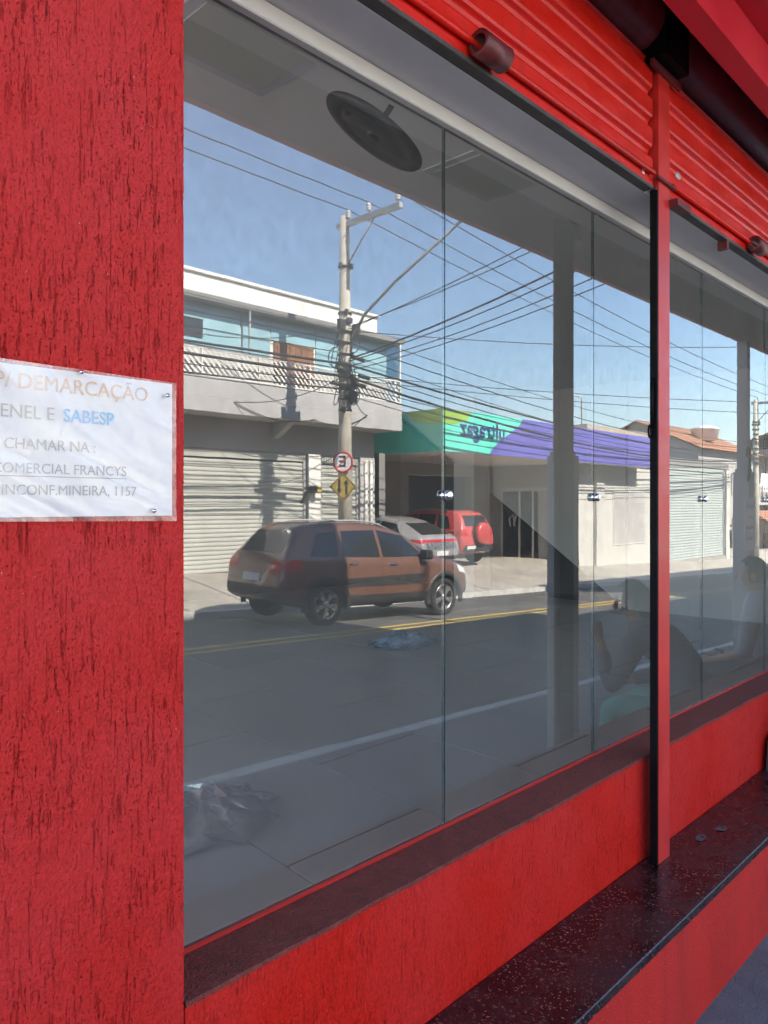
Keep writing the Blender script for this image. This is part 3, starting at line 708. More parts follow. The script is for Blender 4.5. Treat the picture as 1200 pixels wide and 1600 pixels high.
for x in (11.6,):                              # slanted beams under the balcony
    s = MB(); s.prism([(-VB-.1, 3.685), (-VW, 3.685), (-VW, 3.30)], 0, x, x+.18); wb(s, 'beam', M['grey_fascia'], wbld)
for (a, b) in ((4.2, 4.5), (8.25, 8.35), (12.72, 13.12), (14.55, XE)):
    s = MB(); V(s, a, b, VW-.02, VW+.4, -.5, 2.975); wb(s, 'pillar', M['white_wall'] if b < 14 else M['grey_fascia'], wbld)
for x in (14.72, 14.92):
    s = MB(); s.tube([(x, -VW+.06, 0), (x, -VW+.06, 2.9)], .045, 8); wb(s, 'downpipe', M['rail_white'], wbld)
def street_shutter(x0, x1, z0, z1, Vp, mat, label, pitch=.1, boxh=.18):
    root = empty('roller_shutter', ((x0+x1)/2, -Vp, z0), label, 'shutter', 'roller shutters across the street')
    n = int((z1-z0-boxh)/pitch); hx = (x1-x0)/2
    me = bpy.data.meshes.new('slat'); prof = [(0,0),(.018,.012),(.022,pitch*.4),(.014,pitch*.72),(0,pitch*.84),(0,pitch)]
    k = len(prof); me.from_pydata([(x, y, z) for x in (-hx, hx) for y, z in prof], [], [(i, i+1, k+i+1, k+i) for i in range(k-1)]); me.materials.append(mat)
    for i in range(n):
        o = link('slat', me, root); o.location = (0, 0, i*pitch)
    s = MB(); s.box(x0, x1, -Vp-.02, -Vp+.05, z0+n*pitch+.03, z1); wb(s, 'header_box', mat, root)
    for a in (x0-.07, x1):
        s = MB(); s.box(a, a+.07, -Vp-.05, -Vp+.06, z0, z1); wb(s, 'guide_rail', M['galv'], root)
    return root
zs = .18
street_shutter(4.6, 8.2, .32, 2.97, VW+.1, M['cream_slat'], 'cream roller shutter at the far left of the white building')
street_shutter(8.44, 12.60, .16, 2.97, VW+.1, M['cream_slat'], 'wide cream roller shutter crossed by the pole shadow under the balcony')
street_shutter(13.20, 14.46, .04, 2.97, VW+.1, M['cream_slat'], 'narrow cream roller shutter behind the pole with the signs')
# grille strip above the narrow shutter
s = MB()
for i in range(16): s.tube([(13.22+i*.08, -VW+.03, 2.72), (13.22+i*.08, -VW+.03, 2.96)], .008, 4)
wb(s, 'vent_grille', M['dark_frame'], wbld)
# balcony: blue glazed wall, door, window
bx = [-8, 5.8, 7.3, 8.8, 10.3, 11.15]
for a, b in zip(bx[:-1], bx[1:]):
    s = MB(); V(s, a+.02, b-.02, VU-.03, VU-.003, 5.12, 6.035); wb(s, 'blue_pane', M['blue_panel'], wbld)
s = MB(); V(s, 12.55, XE-.03, VU-.03, VU-.003, 4.95, 6.035); wb(s, 'blue_pane', M['blue_panel'], wbld)
s = MB(); V(s, 11.17, 12.53, VU-.03, VU-.003, 5.55, 6.035); wb(s, 'blue_pane', M['blue_panel'], wbld)
for a, b in ((-8, 11.2), (12.5, XE-.02)):
    s = MB(); V(s, a, b, VU-.028, VU-.004, 4.42, 5.09 if a < 0 else 4.94); wb(s, 'slat_shade_panel', M['stucco_cream'], wbld)  # darker panel paints in the slat shadows on the white wall
dr = MB(); V(dr, 11.25, 12.45, VU-.06, VU-.031, 4.42, 5.54); dro = wb(dr, 'door', M['wood_door'], wbld)
for k in range(6):
    q = MB(); V(q, 11.32+k*.185, 11.47+k*.185, VU-.075, VU-.0605, 4.5, 5.46); wb(q, 'door_board', M['wood_door'], wbld)
s = MB(); V(s, 7.6, 9.3, VU-.05, VU-.0305, 5.35, 5.66); wb(s, 'dark_window', M['dark_glass'], wbld)
s = MB(); V(s, 7.6, 9.3, VU-.07, VU-.0505, 5.31, 5.345); V(s, 7.6, 9.3, VU-.07, VU-.0505, 5.665, 5.69); wb(s, 'window_frame', M['dark_frame'], wbld)
s = MB(); s.box(XE+.19, XE+.20, -VW, -VB-.04, 4.42, 6.03); wb(s, 'side_glass', M['glass_side'], wbld)
s = MB(); s.box(XE+.17, XE+.22, -VB-.05, -VB, 4.42, 6.03); wb(s, 'corner_post', M['rail_white'], wbld)
s = MB(); V(s, 10.32, 10.36, VB+.02, VB+.06, 4.95, 6.03); wb(s, 'thin_post', M['galv'], wbld)
# balcony railing: panels of slanted slats
rail = empty('balcony_railing', (9, -VB, 4.42), 'white balcony railing of slanted slats along the white building', 'railing')
px = 4.6; W_ = 1.5
while px < XE+.2:
    x1 = min(px+W_, XE+.2)
    for (z0, z1) in ((4.43, 4.465), (5.0, 5.035)):
        s = MB(); V(s, px, x1, VB+.01, VB+.04, z0, z1); wb(s, 'rail_bar', M['rail_white'], rail)
    s = MB(); V(s, px-.02, px+.02, VB+.005, VB+.045, 4.42, 5.05); wb(s, 'rail_post', M['rail_white'], rail)
    k = px-.45
    while k < x1:
        # slat leaning: bottom at k+.535, top at k
        p0, p1 = (k+.535, 4.466), (k, 4.999)
        a = p0; b = p1
        def cl(p, q):
            p, q = list(p), list(q)
            for lim, sg in ((px+.02, 1), (x1-.02, -1)):
                for A, B in ((p, q), (q, p)):
                    if (A[0]-lim)*sg < 0:
                        if (B[0]-lim)*sg <= 0: return None
                        t = (lim-A[0])/(B[0]-A[0]); A[1] = A[1]+t*(B[1]-A[1]); A[0] = lim
            return p, q
        c = cl(a, b)
        if c and abs(c[0][1]-c[1][1]) > .05:
            (ax, az), (bx_, bz) = c
            s = MB(); wq = .031; s.prism([(ax-wq, az), (ax+wq, az), (bx_+wq, bz), (bx_-wq, bz)], 1, -VB-.032, -VB-.018); wb(s, 'slat', M['rail_white'], rail)
        k += .145
    px += W_
# wall lamp on the pillar
cm = empty('wall_floodlight', (12.7, -VW+.25, 2.1), 'small yellow floodlight on a bent arm on the shutter pillar', 'floodlight')
s = MB(); s.tube([(12.55,-VW-.08,1.75),(12.55,-VW+.1,1.98),(12.62,-VW+.16,2.05)], .03, 8); wb(s, 'arm', M['dark_frame'], cm)
s = MB(); s.box(12.60, 12.94, -VW+.08, -VW+.28, 2.0, 2.17, bev=.02); wb(s, 'housing', M['plastic_black'], cm)
s = MB(); s.lathe([(0,.03),(.07,.02),(.085,0)], Matrix.Translation((12.84,-VW+.285,2.085)) @ Matrix.Rotation(R(-90),4,'X'), 16); wb(s, 'lens', M['lamp_yellow'], cm)

# ------------------------------------------------------------------ gas shop with the big coloured canopy sign
gas = empty('gas_shop', (20, -14, -.1), 'gas shop with recessed forecourt and teal and violet canopy sign', 'building')
CX0, CX1, CV, CZ0, CZ1 = 15.9, 29.0, 11.5, 3.16, 4.28
s = MB(); V(s, CX0+.02, CX1, CV+.04, 16.2, CZ0, CZ1-.05); wb(s, 'canopy_box', M['canopy_white'], gas)
def xb(z):                                              # S-shaped border between teal and violet
    t = (z-CZ0)/(CZ1-CZ0); return 18.0 + 1.65*(t*t*(3-2*t)*.75+.25*t)
zz = lin(CZ0-.02, CZ1, 16)
s = MB(); s.prism([(CX0, CZ0-.02)] + [(xb(z), z) for z in zz] + [(CX0, CZ1)], 1, -CV, -CV-.035); sg = wb(s, 'teal_panel', M['sign_teal'], gas)
s = MB(); s.prism([(xb(z)+.004, z) for z in zz] + [(CX1, CZ1-.0), (CX1, CZ0-.02)], 1, -CV, -CV-.035); wb(s, 'violet_panel', M['sign_violet'], gas)
s = MB(); arc = [(CX0+1.22*math.cos(t), CZ1-.003-.42*math.sin(t)) for t in lin(0, math.pi/2, 12)]
s.prism([(CX0+.002, CZ1-.003)] + arc, 1, -CV+.004, -CV+.0005); wb(s, 'lime_shape', M['sign_lime'], gas)
s = MB(); s.box(CX0-.02, CX0+.015, -16, -CV, CZ0-.02, CZ1); wb(s, 'side_panel', M['sign_side'], gas)
s = MB(); arc = [(-CV-1.3*math.cos(t), CZ1-.003-.42*math.sin(t)) for t in lin(0, math.pi/2, 12)]
s.prism([(-CV-.002, CZ1-.003)] + arc, 0, CX0-.0245, CX0-.0205); wb(s, 'lime_shape', M['sign_lime'], gas)
text_mesh('sign_lettering', "ultragaz", .66, M['letter_navy'], gas, Matrix.Translation((17.66, -CV+.012, 3.80)) @ FACE_N, .012, .010, 'CENTER', 1.02)
s = MB(); V(s, CX0-1.0, 19.55, 16.0, 16.3, -.6, CZ0); wb(s, 'back_wall', M['stucco_grey'], gas)
s = MB(); V(s, 19.55, 23.1, 16.0, 16.3, 2.75, CZ0); V(s, 23.1, 24.1, 16.0, 16.3, -.6, CZ0); wb(s, 'back_wall', M['stucco_grey'], gas)
s = MB(); V(s, 19.55, 23.1, 16.35, 16.5, -.6, 2.75); wb(s, 'garage_door', M['garage_blue'], gas)
for i in range(9):
    s = MB(); V(s, 19.57, 23.08, 16.30, 16.349, -.15+i*.32, -.15+i*.32+.30); wb(s, 'garage_panel', M['garage_blue'], gas)
s = MB(); s.box(CX0-.3, CX0-.05, -16, -13.6, -.6, CZ0); wb(s, 'side_wall', M['stucco_dark'], gas)
s = MB(); s.box(24.1, 24.4, -16.3, -12.3, -.9, CZ0-.0); wb(s, 'side_wall', M['stucco_grey'], gas)
# door on the inner side wall
d = MB(); d.box(24.04, 24.098, -15.25, -13.75, -.28, 2.2); do = wb(d, 'door', M['dark_glass'], gas)
s = MB()
for (a, b) in ((-15.31, -15.25), (-14.53, -14.47), (-13.95, -13.89), (-13.25, -13.19)): s.box(24.0, 24.095, a, b, -.28, 2.3)
s.box(24.0, 24.095, -15.31, -13.19, 2.22, 2.34); wb(s, 'door_frame', M['rail_white'], gas)
s = MB(); s.box(24.05, 24.098, -15.25, -13.25, 2.36, 2.9); wb(s, 'transom', M['stucco_grey'], gas)
s = MB(); s.tube([(24.02,-14.9,.9),(24.02,-14.95,1.2),(24.02,-14.78,1.35),(24.02,-14.7,.92)], .03, 6); s.tube([(24.02,-14.62,1.35),(24.02,-14.75,.95)], .03, 6); wb(s, 'door_decal', M['sign_white'], gas)
s = MB(); s.box(24.06, 24.098, -12.75, -12.6, .75, 1.6); wb(s, 'strip_sign', M['sign_white'], gas)
s = MB(); s.box(24.06, 24.098, -12.85, -12.55, 1.75, 2.05); wb(s, 'wall_plate', M['ac_white'], gas)
# barred window on the back wall and notice plate
s = MB()
for i in range(7): s.tube([(23.25+i*.1, -15.97, 2.0), (23.25+i*.1, -15.97, 2.7)], .012, 4)
for z in (2.0, 2.7): s.tube([(23.2, -15.97, z), (23.9, -15.97, z)], .02, 4)
wb(s, 'window_bars', M['rail_white'], gas)
s = MB(); V(s, 18.05, 18.6, 15.95, 15.995, .62, 1.42); wb(s, 'warning_plate', M['sign_white'], gas)
for k, tx in enumerate(("ÁREA", "DE", "RISCO")):
    text_mesh('plate_lettering', tx, .17, M['sign_black'], gas, Matrix.Translation((18.33, -15.945, 1.25-.21*k)) @ FACE_N, .001, .01)
# street wing with the shaded window, and pipe on the roof
wing = empty('cream_wing', (27, -12.5, -.6), 'cream rendered wall with one wide shaded window beside the gas shop', 'building')
s = MB(); V(s, 24.42, 30.2, 12.3, 18, -1.3, CZ0-.02); wb(s, 'wall', M['stucco_cream'], wing)
s = MB(); V(s, 25.55, 26.15, 12.2, 12.299, -1.2, CZ0-.03); wb(s, 'pilaster', M['stucco_cream'], wing)
s = MB(); V(s, 27.0, 29.75, 12.27, 12.299, .18, 2.25); w_o = wb(s, 'window', M['ac_white'], wing)
for i in range(26):
    q = MB(); V(q, 27.05, 29.70, 12.255, 12.268, .24+i*.076, .24+i*.076+.066); wb(q, 'blind_slat', M['stucco_grey'], wing)
s = MB(); V(s, 24.3, 31, 11.9, 18, CZ1+.0, CZ1+.25); s2 = wb(s, 'roof_edge', M['tan_roof'], wing)
s = MB(); s.tube([(25.9,-13,4.5),(25.9,-13,5.7),(25.2,-13,5.75)], .03, 6); wb(s, 'roof_pipe', M['galv'], wing)
ware = empty('warehouse', (34.6, -12.6, -1), 'low warehouse front filled by one long grey roller shutter', 'building')
s = MB(); V(s, 30.3, 39.2, 12.35, 20, 3.45, 3.75); wb(s, 'lintel', M['stucco_dark'], ware)
s = MB(); V(s, 30.3, 30.75, 12.3, 20, -1.6, 3.44); V(s, 38.75, 39.2, 12.3, 20, -1.6, 3.44); V(s, 30.75, 38.75, 12.6, 20, -1.6, 3.44); wb(s, 'wall', M['stucco_cream'], ware)
s = MB(); V(s, 30.76, 38.74, 12.25, 12.599, -1.6, -.75); wb(s, 'threshold', M['concrete'], ware)
street_shutter(30.83, 38.67, -.75, 3.42, 12.45, M['grey_slat'], 'long pale grey roller shutter of the low warehouse', .12)

# houses further down the street
def tiled_roof(root, x0, x1, V0, V1, ze, zr, axis='x'):
    """two pitches of tiles in courses; ridge along x"""
    Vm = (V0+V1)/2
    for (Va, Vb) in ((V0, Vm), (V1, Vm)):
        n = 8
        for i in range(n):
            t0, t1 = i/n, (i+1)/n+.02
            a, b = Va+(Vb-Va)*t0, Va+(Vb-Va)*t1
            z0, z1 = ze+(zr-ze)*t0+.05, ze+(zr-ze)*t1
            s = MB(); m_ = int((x1-x0)/.45); vv = []; ff = []
            for k in range(m_*2+1):
                x = x0+(x1-x0)*k/(m_*2); h = .05*(k % 2)
                vv += [(x, -a, z0+h), (x, -b, z1+h)]
            for k in range(m_*2): ff.append((2*k, 2*k+2, 2*k+3, 2*k+1))
            s.add(vv, ff); wb(s, 'tile_course', M['terracotta'], root)
h1 = empty('tiled_house', (50, -19, -1.5), 'grey house with terracotta tiled roof and white water tank behind the warehouse', 'house')
s = MB(); V(s, 46, 56, 16.5, 24, -2.2, 5.1); wb(s, 'wall', M['house_wall'], h1)
s = MB(); s.prism([(-16.5, 5.1), (-24, 5.1), (-20.25, 6.9)], 0, 46.05, 55.95); wb(s, 'gable', M['house_wall'], h1)
tiled_roof(h1, 45.6, 56.4, 16.0, 24.5, 5.0, 6.95)
for x in (48, 51.5, 54):
    s = MB(); V(s, x, x+1.1, 16.42, 16.495, 2.4, 3.7); f = wb(s, 'window', M['dark_glass'], h1)
    s = MB(); V(s, x-.08, x, 16.40, 16.498, 2.35, 3.75); V(s, x+1.1, x+1.18, 16.40, 16.498, 2.35, 3.75); wb(s, 'window_frame', M['house_white'], h1)
tk = empty('water_tank', (50.5, -17.8, 5.9), 'white round water tank on the terracotta roof', 'water tank')
s = MB(); s.lathe([(0,0),(.75,0),(.85,.7),(.9,.72),(.9,.8),(.3,1.0),(0,1.02)], Matrix.Translation((50.5,-17.8,5.85)), 20); wb(s, 'tank', M['ac_white'], tk)
h2 = empty('balcony_house', (60, -17, -2), 'tan flat roofed house with an upper balcony of hung white laundry', 'house')
s = MB(); V(s, 56.8, 74, 17.5, 26, -2.6, 5.0); wb(s, 'wall', M['house_wall'], h2)
s = MB(); V(s, 56.6, 75, 15.6, 27, 5.0, 5.5); wb(s, 'roof_slab', M['tan_roof'], h2)
s = MB(); V(s, 54.6, 74, 15.9, 17.5, 1.7, 2.0); wb(s, 'balcony_slab', M['house_wall'], h2)
for i in range(40):
    s = MB(); x = 55+i*.48; s.tube([(x,-15.95,2.0),(x,-15.95,3.0)], .03, 4); wb(s, 'baluster', M['house_white'], h2)
s = MB(); V(s, 54.6, 74, 15.9, 16.0, 3.0, 3.08); wb(s, 'handrail', M['house_white'], h2)
for i, x in enumerate((56, 58.5, 61.5, 63.2, 66)):
    s = MB(); V(s, x, x+1.3, 17.40, 17.495, 2.2, 4.3); wb(s, 'window', M['dark_glass'], h2)
lb = ("long white sheet", "folded white towel", "white shirt", "short white cloth", "wide white sheet")
for i, x in enumerate((56.3, 58.2, 60.4, 62.0, 64.5)):
    s = MB(); n = 8; vv = []
    wdt, hh = (1.4, .9, .8, .6, 1.7)[i], (1.3, 1.0, .9, .8, 1.1)[i]
    for k in range(n+1): 
        for z in (3.9, 3.9-hh): vv.append((x+wdt*k/n, -16.2-.06*math.sin(k*1.9+z), z))
    s.add(vv, [(2*k, 2*k+1, 2*k+3, 2*k+2) for k in range(n)], 0, True)
    tag(s.build('laundry', M['laundry']), lb[i] + ' hung on the far balcony', 'laundry', 'laundry on the far balcony')
s = MB(); s.tube([(54.6,-16.2,3.9),(74,-16.2,3.9)], .02, 5); tag(s.build('washing_line', M['cable']), 'thin washing line strung along the far balcony', 'line')
h3 = empty('porch_house', (58, -14.3, -2), 'low porch with terracotta roof and white columns at the street end', 'house')
tiled_roof(h3, 49, 72, 12.8, 16.0, .25, 1.3)
for x in (49.5, 53, 56.5, 60, 64, 68):
    s = MB(); V(s, x, x+.35, 13.2, 13.55, -2.5, .3); wb(s, 'column', M['house_white'], h3)
s = MB(); V(s, 49, 72, 15.4, 15.6, -2.5, .9); wb(s, 'wall', M['house_white'], h3)
for x in (50.4, 54.1, 58.1, 62.1):
    s = MB(); V(s, x, x+1.3, 15.34, 15.395, -2.1, -.2); wb(s, 'door', M['wood_door'], h3)
for i, (x, Vv, hh, wd) in enumerate(((78, 18, 7, 14), (96, 14, 5, 12), (112, 24, 9, 16), (84, 34, 9, 18))):
    b = empty('far_house', (x, -Vv, -2.3), ('tall far house past the laundry balcony', 'small far house at the end of the street', 'broad far block where the street ends', 'far block behind the laundry balcony')[i], 'house', 'houses at the far end of the street')
    s = MB(); V(s, x, x+wd, Vv, Vv+8, -2.5, hh); wb(s, 'wall', M['house_white' if i % 2 else 'house_wall'], b)
    tiled_roof(b, x-.4, x+wd+.4, Vv-.5, Vv+8.5, hh, hh+1.6)
    for k in range(int(wd/3)):
        s = MB(); V(s, x+1+k*3, x+2.2+k*3, Vv-.05, Vv-.003, 1, 2.4); wb(s, 'window', M['dark_glass'], b)

# ------------------------------------------------------------------ utility poles, lamps, cables
PX, PV = 11.5, 10.68
def pole(x, Vp, top, label, main=True):
    zb = z_far(x, Vp)
    r = empty('utility_pole', (x, -Vp, zb), label, 'utility pole', 'concrete utility poles on the far pavement')
    s = MB(); s.tube([(x,-Vp,zb-.3),(x,-Vp,(zb+top)/2),(x,-Vp,top)], [.17,.14,.105], 16); wb(s, 'shaft', M['pole_concrete'], r)
    s = MB(); s.box(x-.055, x+.055, -Vp-.22, -Vp+1.65, top-.24, top-.12, bev=.01); wb(s, 'crossarm', M['galv'], r)
    for dv in (.1, .72, 1.55):
        s = MB(); prof = [(.015,0),(.015,.06),(.06,.06),(.065,.09),(.035,.1),(.065,.11),(.065,.14),(.035,.15),(.058,.16),(.055,.2),(.025,.23),(0,.24)]
        s.lathe(prof, Matrix.Translation((x,-Vp+dv,top-.12)), 14); wb(s, 'insulator', M['porcelain'], r)
    s = MB(); s.tube([(x,-Vp+.9,top-.22),(x,-Vp+.1,top-1.05)], .02, 6); wb(s, 'brace', M['galv'], r)
    for z in [top-1.1, top-2.1] + [3.75+.24*k for k in range(9)]:
        s = MB(); rr = .14; s.lathe([(rr-.03,-.02),(rr+.012,-.02),(rr+.012,.02),(rr-.03,.02)], Matrix.Translation((x,-Vp,z)), 14)
        for k in range(3):
            a = random.uniform(0, 6.28); s.box(x+math.cos(a)*.15-.03, x+math.cos(a)*.15+.03, -Vp+math.sin(a)*.15-.03, -Vp+math.sin(a)*.15+.03, z-.05, z+.06)
        wb(s, 'clamp', M['dark_frame'], r)
    return r
p1 = pole(PX, PV, 7.95, 'concrete utility pole with crossarm, lamp arm and road signs across the street')
# cable slack coils and junction boxes on the pole
for k, (dz, a) in enumerate(((4.1, .3), (4.45, 2.4), (4.9, 4.0), (5.2, 1.2))):
    s = MB(); s.tube([(PX+.2*math.cos(a)+.16*math.cos(t)*math.cos(a), -PV+.2*math.sin(a)+.16*math.cos(t)*math.sin(a), dz+.22*math.sin(t)) for t in lin(0, 6.6, 18)], .012, 5); wb(s, 'cable_coil', M['cable'], p1)
for k, (dx, dy, z) in enumerate(((-.22, .12, 5.55), (.2, .14, 5.5), (-.2, .1, 4.65), (.19, .1, 4.35), (.02, .24, 4.0))):
    s = MB(); s.box(PX+dx-.08, PX+dx+.08, -PV+dy-.06, -PV+dy+.06, z-.12, z+.12, bev=.01); wb(s, 'junction_box', M['plastic_black'], p1)
s = MB(); s.tube([(PX+.05,-PV+.12,5.0),(PX+.05,-PV+.2,5.35),(PX+.05,-PV+.55,5.75),(PX+.05,-PV+1.4,6.25),(PX+.05,-PV+3.5,7.25)], .032, 8); wb(s, 'lamp_arm', M['galv'], p1)
s = MB(); s.box(PX-.08, PX+.18, -PV+3.3, -PV+4.0, 7.2, 7.34, bev=.04); wb(s, 'lamp_head', M['galv'], p1)
pole(40.2, 11.4, 6.9, 'concrete utility pole further down the street beside the warehouse')
for k in range(14):
    rn = random.Random(40+k); a = rn.uniform(0, 6.28); z0_, z1_ = rn.uniform(3.9, 5.6), rn.uniform(3.9, 5.6)
    s = MB(); q = .15; b = rn.uniform(.25, .55)
    s.tube([(PX+q*math.cos(a)*(1+b*2*math.sin(t*math.pi)), -PV+q*math.sin(a)*(1+b*2*math.sin(t*math.pi)), z0_+(z1_-z0_)*t-.25*math.sin(t*math.pi)) for t in lin(0, 1, 10)], .010, 5); wb(s, 'cable_loop', M['cable'], p1)
for k, (dx, z) in enumerate(((-.35, 4.28), (-.22, 4.62), (.3, 4.33), (.42, 4.52), (.25, 4.9))):
    s = MB(); s.tube([(PX+dx-.16, -PV+.16, z), (PX+dx+.16, -PV+.16, z-.03)], .045, 8); wb(s, 'splice_case', M['plastic_black'], p1)
# signs on the pole
NV = Vector((-.83, .55, 0)).normalized(); TH = math.atan2(NV.x, -NV.y)
SM = Matrix.Rotation(TH, 4, 'Z') @ FACE_S
def sign_root(z, label): return empty('road_sign', tuple(Vector((PX, -PV, z)) + NV*.21), label, 'road sign')
def disc_poly(r_, n=28): return [(r_*math.cos(2*math.pi*k/n), r_*math.sin(2*math.pi*k/n)) for k in range(n)]
def plate(name, poly, z0, z1, mat, root):
    s = MB(); s.prism(poly, 2, z0, z1); o = s.build(name, mat, root)
    o.matrix_local = local(root) @ Matrix.Translation(root.location) @ SM; return o
def ring(name, r0, r1, z0, z1, mat, root):
    s = MB(); s.lathe([(r0,z0),(r1,z0),(r1,z1),(r0,z1),(r0,z0)], Matrix(), 32); o = s.build(name, mat, root)
    o.matrix_local = local(root) @ Matrix.Translation(root.location) @ SM; return o
r = sign_root(2.62, 'round no parking sign with letter E on the utility pole')
plate('disc', disc_poly(.23), -.006, 0, M['sign_white'], r); ring('red_ring', .188, .23, .0005, .004, M['sign_red'], r)
text_mesh('letter', "E", .34, M['sign_black'], r, Matrix.Translation(r.location) @ SM @ Matrix.Translation((0,0,.0022)), .0012, .02)
c45 = math.cos(R(45))
plate('slash', [(-.143,.127),(-.127,.143),(.143,-.127),(.127,-.143)], .0042, .0062, M['sign_red'], r)
plate('bracket', [(-.03,-.2),(.03,-.2),(.03,.2),(-.03,.2)], -.08, -.007, M['galv'], r)
r = sign_root(2.09, 'yellow diamond warning sign with two black arrows below the round sign')
plate('diamond', [(0,-.30),(.30,0),(0,.30),(-.30,0)], -.006, 0, M['sign_yellow'], r)
for a, b in ((.278, .257),):
    for k in range(4):
        t0, t1 = R(90*k), R(90*k+90)
        plate('border', [(a*math.cos(t0),a*math.sin(t0)),(a*math.cos(t1),a*math.sin(t1)),(b*math.cos(t1),b*math.sin(t1)),(b*math.cos(t0),b*math.sin(t0))], .0006, .002, M['sign_black'], r)
plate('arrow', [(-.10,-.16),(-.055,-.16),(-.055,.05),(-.02,.05),(-.078,.16),(-.135,.05),(-.10,.05)], .0006, .002, M['sign_black'], r)
plate('arrow', [(.10,.16),(.055,.16),(.055,-.05),(.02,-.05),(.078,-.16),(.135,-.05),(.10,-.05)], .0006, .002, M['sign_black'], r)
plate('bracket', [(-.03,-.25),(.03,-.25),(.03,.25),(-.03,.25)], -.08, -.007, M['galv'], r)

def cable(a, b, sag, r_, label, group):
    a, b = Vector(a), Vector(b); n = 16
    pts = [a.lerp(b, t/n) - Vector((0,0,4*sag*(t/n)*(1-t/n))) for t in range(n+1)]
    s = MB(); s.tube(pts, r_, 5); o = s.build('cable', M['cable']); tag(o, label, 'cable', group); return o
def P(x, Vv, z): return (x, -Vv, z)
for k, dv in enumerate((.1, .72, 1.55)):
    nm = ('nearest the buildings', 'in the middle of the crossarm', 'on the street end of the crossarm')[k]
    cable(P(PX, PV-dv, 8.07), P(-22, PV-dv+.2, 9.3), .35, .012, 'power cable running left from the insulator ' + nm, 'power cables on the crossarms')
    cable(P(PX, PV-dv, 8.07), P(40.2, 11.4-dv, 7.0), .35, .012, 'power cable running down the street from the insulator ' + nm, 'power cables on the crossarms')
zl = [5.45, 5.2, 4.95, 4.72, 4.6, 4.45, 4.30, 4.18, 4.05]
for k, z in enumerate(zl):
    rr = (.010, .014, .010, .026, .012, .03, .012, .018, .010)[k]
    tx = ('topmost', 'second', 'third', 'thick upper', 'fifth', 'thickest bundled', 'seventh', 'second lowest', 'lowest')[k]
    cable(P(PX, PV-.15, z), P(-22, PV-.3+.1*k, z+.95-.04*k), .25+.07*(k % 4), rr, tx + ' telephone cable running left from the pole with signs', 'telephone cables along the street')
    cable(P(PX, PV-.15, z), P(40.2, 11.2, z-.75+.05*k), .45+.12*(k % 3), rr, tx + ' telephone cable running down the street from the pole with signs', 'telephone cables along the street')
drops = [((10.2, -.25, 6.9), 5.55, .25), ((10.2, -.25, 7.15), 5.5, .2), ((10.2, -.25, 6.6), 4.85, .25), ((10.2, -.25, 6.45), 4.8, .3), ((10.2, -.25, 6.2), 4.7, .35), ((10.2, -.25, 5.9), 4.6, .3), ((30, .0, 7.0), 5.45, .5), ((33, .0, 5.2), 4.5, .4), ((36, .0, 4.9), 4.4, .4)]
mast = empty('service_mast', (10.2, .5, 5.0), 'galvanised service mast on the low roof taking the cables from across the street', 'mast')
s = MB(); s.tube([(10.2,.5,5.0),(10.2,.5,7.25)], .04, 10); wb(s, 'pipe', M['galv'], mast)
for z in (5.9, 6.2, 6.45, 6.6, 6.9, 7.15):
    s = MB(); s.lathe([(.04,-.02),(.06,-.02),(.06,.02),(.04,.02)], Matrix.Translation((10.2,.5,z)), 12); wb(s, 'clamp', M['dark_frame'], mast)
for k, ((x, Vv, z), zz_, sg_) in enumerate(drops):
    cable(P(PX, PV-.15, zz_), P(x, Vv-.25, z), sg_, (.010, .010, .018, .012, .010, .010, .010, .009, .009)[k], ('%s service cable crossing the street from the pole to the shop side' % ('second steepest', 'steepest', 'thick middle', 'fourth', 'fifth', 'lowest sloping', 'long upper', 'long lower', 'longest lowest')[k]), 'service cables crossing the street')
for k, (a, b) in enumerate(((P(PX,PV,4.6), P(14.0,VB,4.0)), (P(PX,PV,4.5), P(9.9,VB,3.95)), (P(PX,PV,5.6), P(8.9,VB,5.3)), (P(9.9,VB-.03,3.95), P(12.2,VB-.03,3.75)), (P(12.2,VB-.03,3.75), P(14.0,VB-.03,4.0)))):
    cable(a, b, .2, .010, ('slack wire to the balcony corner', 'slack wire to the balcony slab left of the pole', 'slack wire to the balcony roof', 'wire looping along the balcony slab', 'second wire looping along the balcony slab', 'upper wire crossing towards the shop at left', 'lower wire crossing towards the shop at left')[k], 'house wires near the white building')

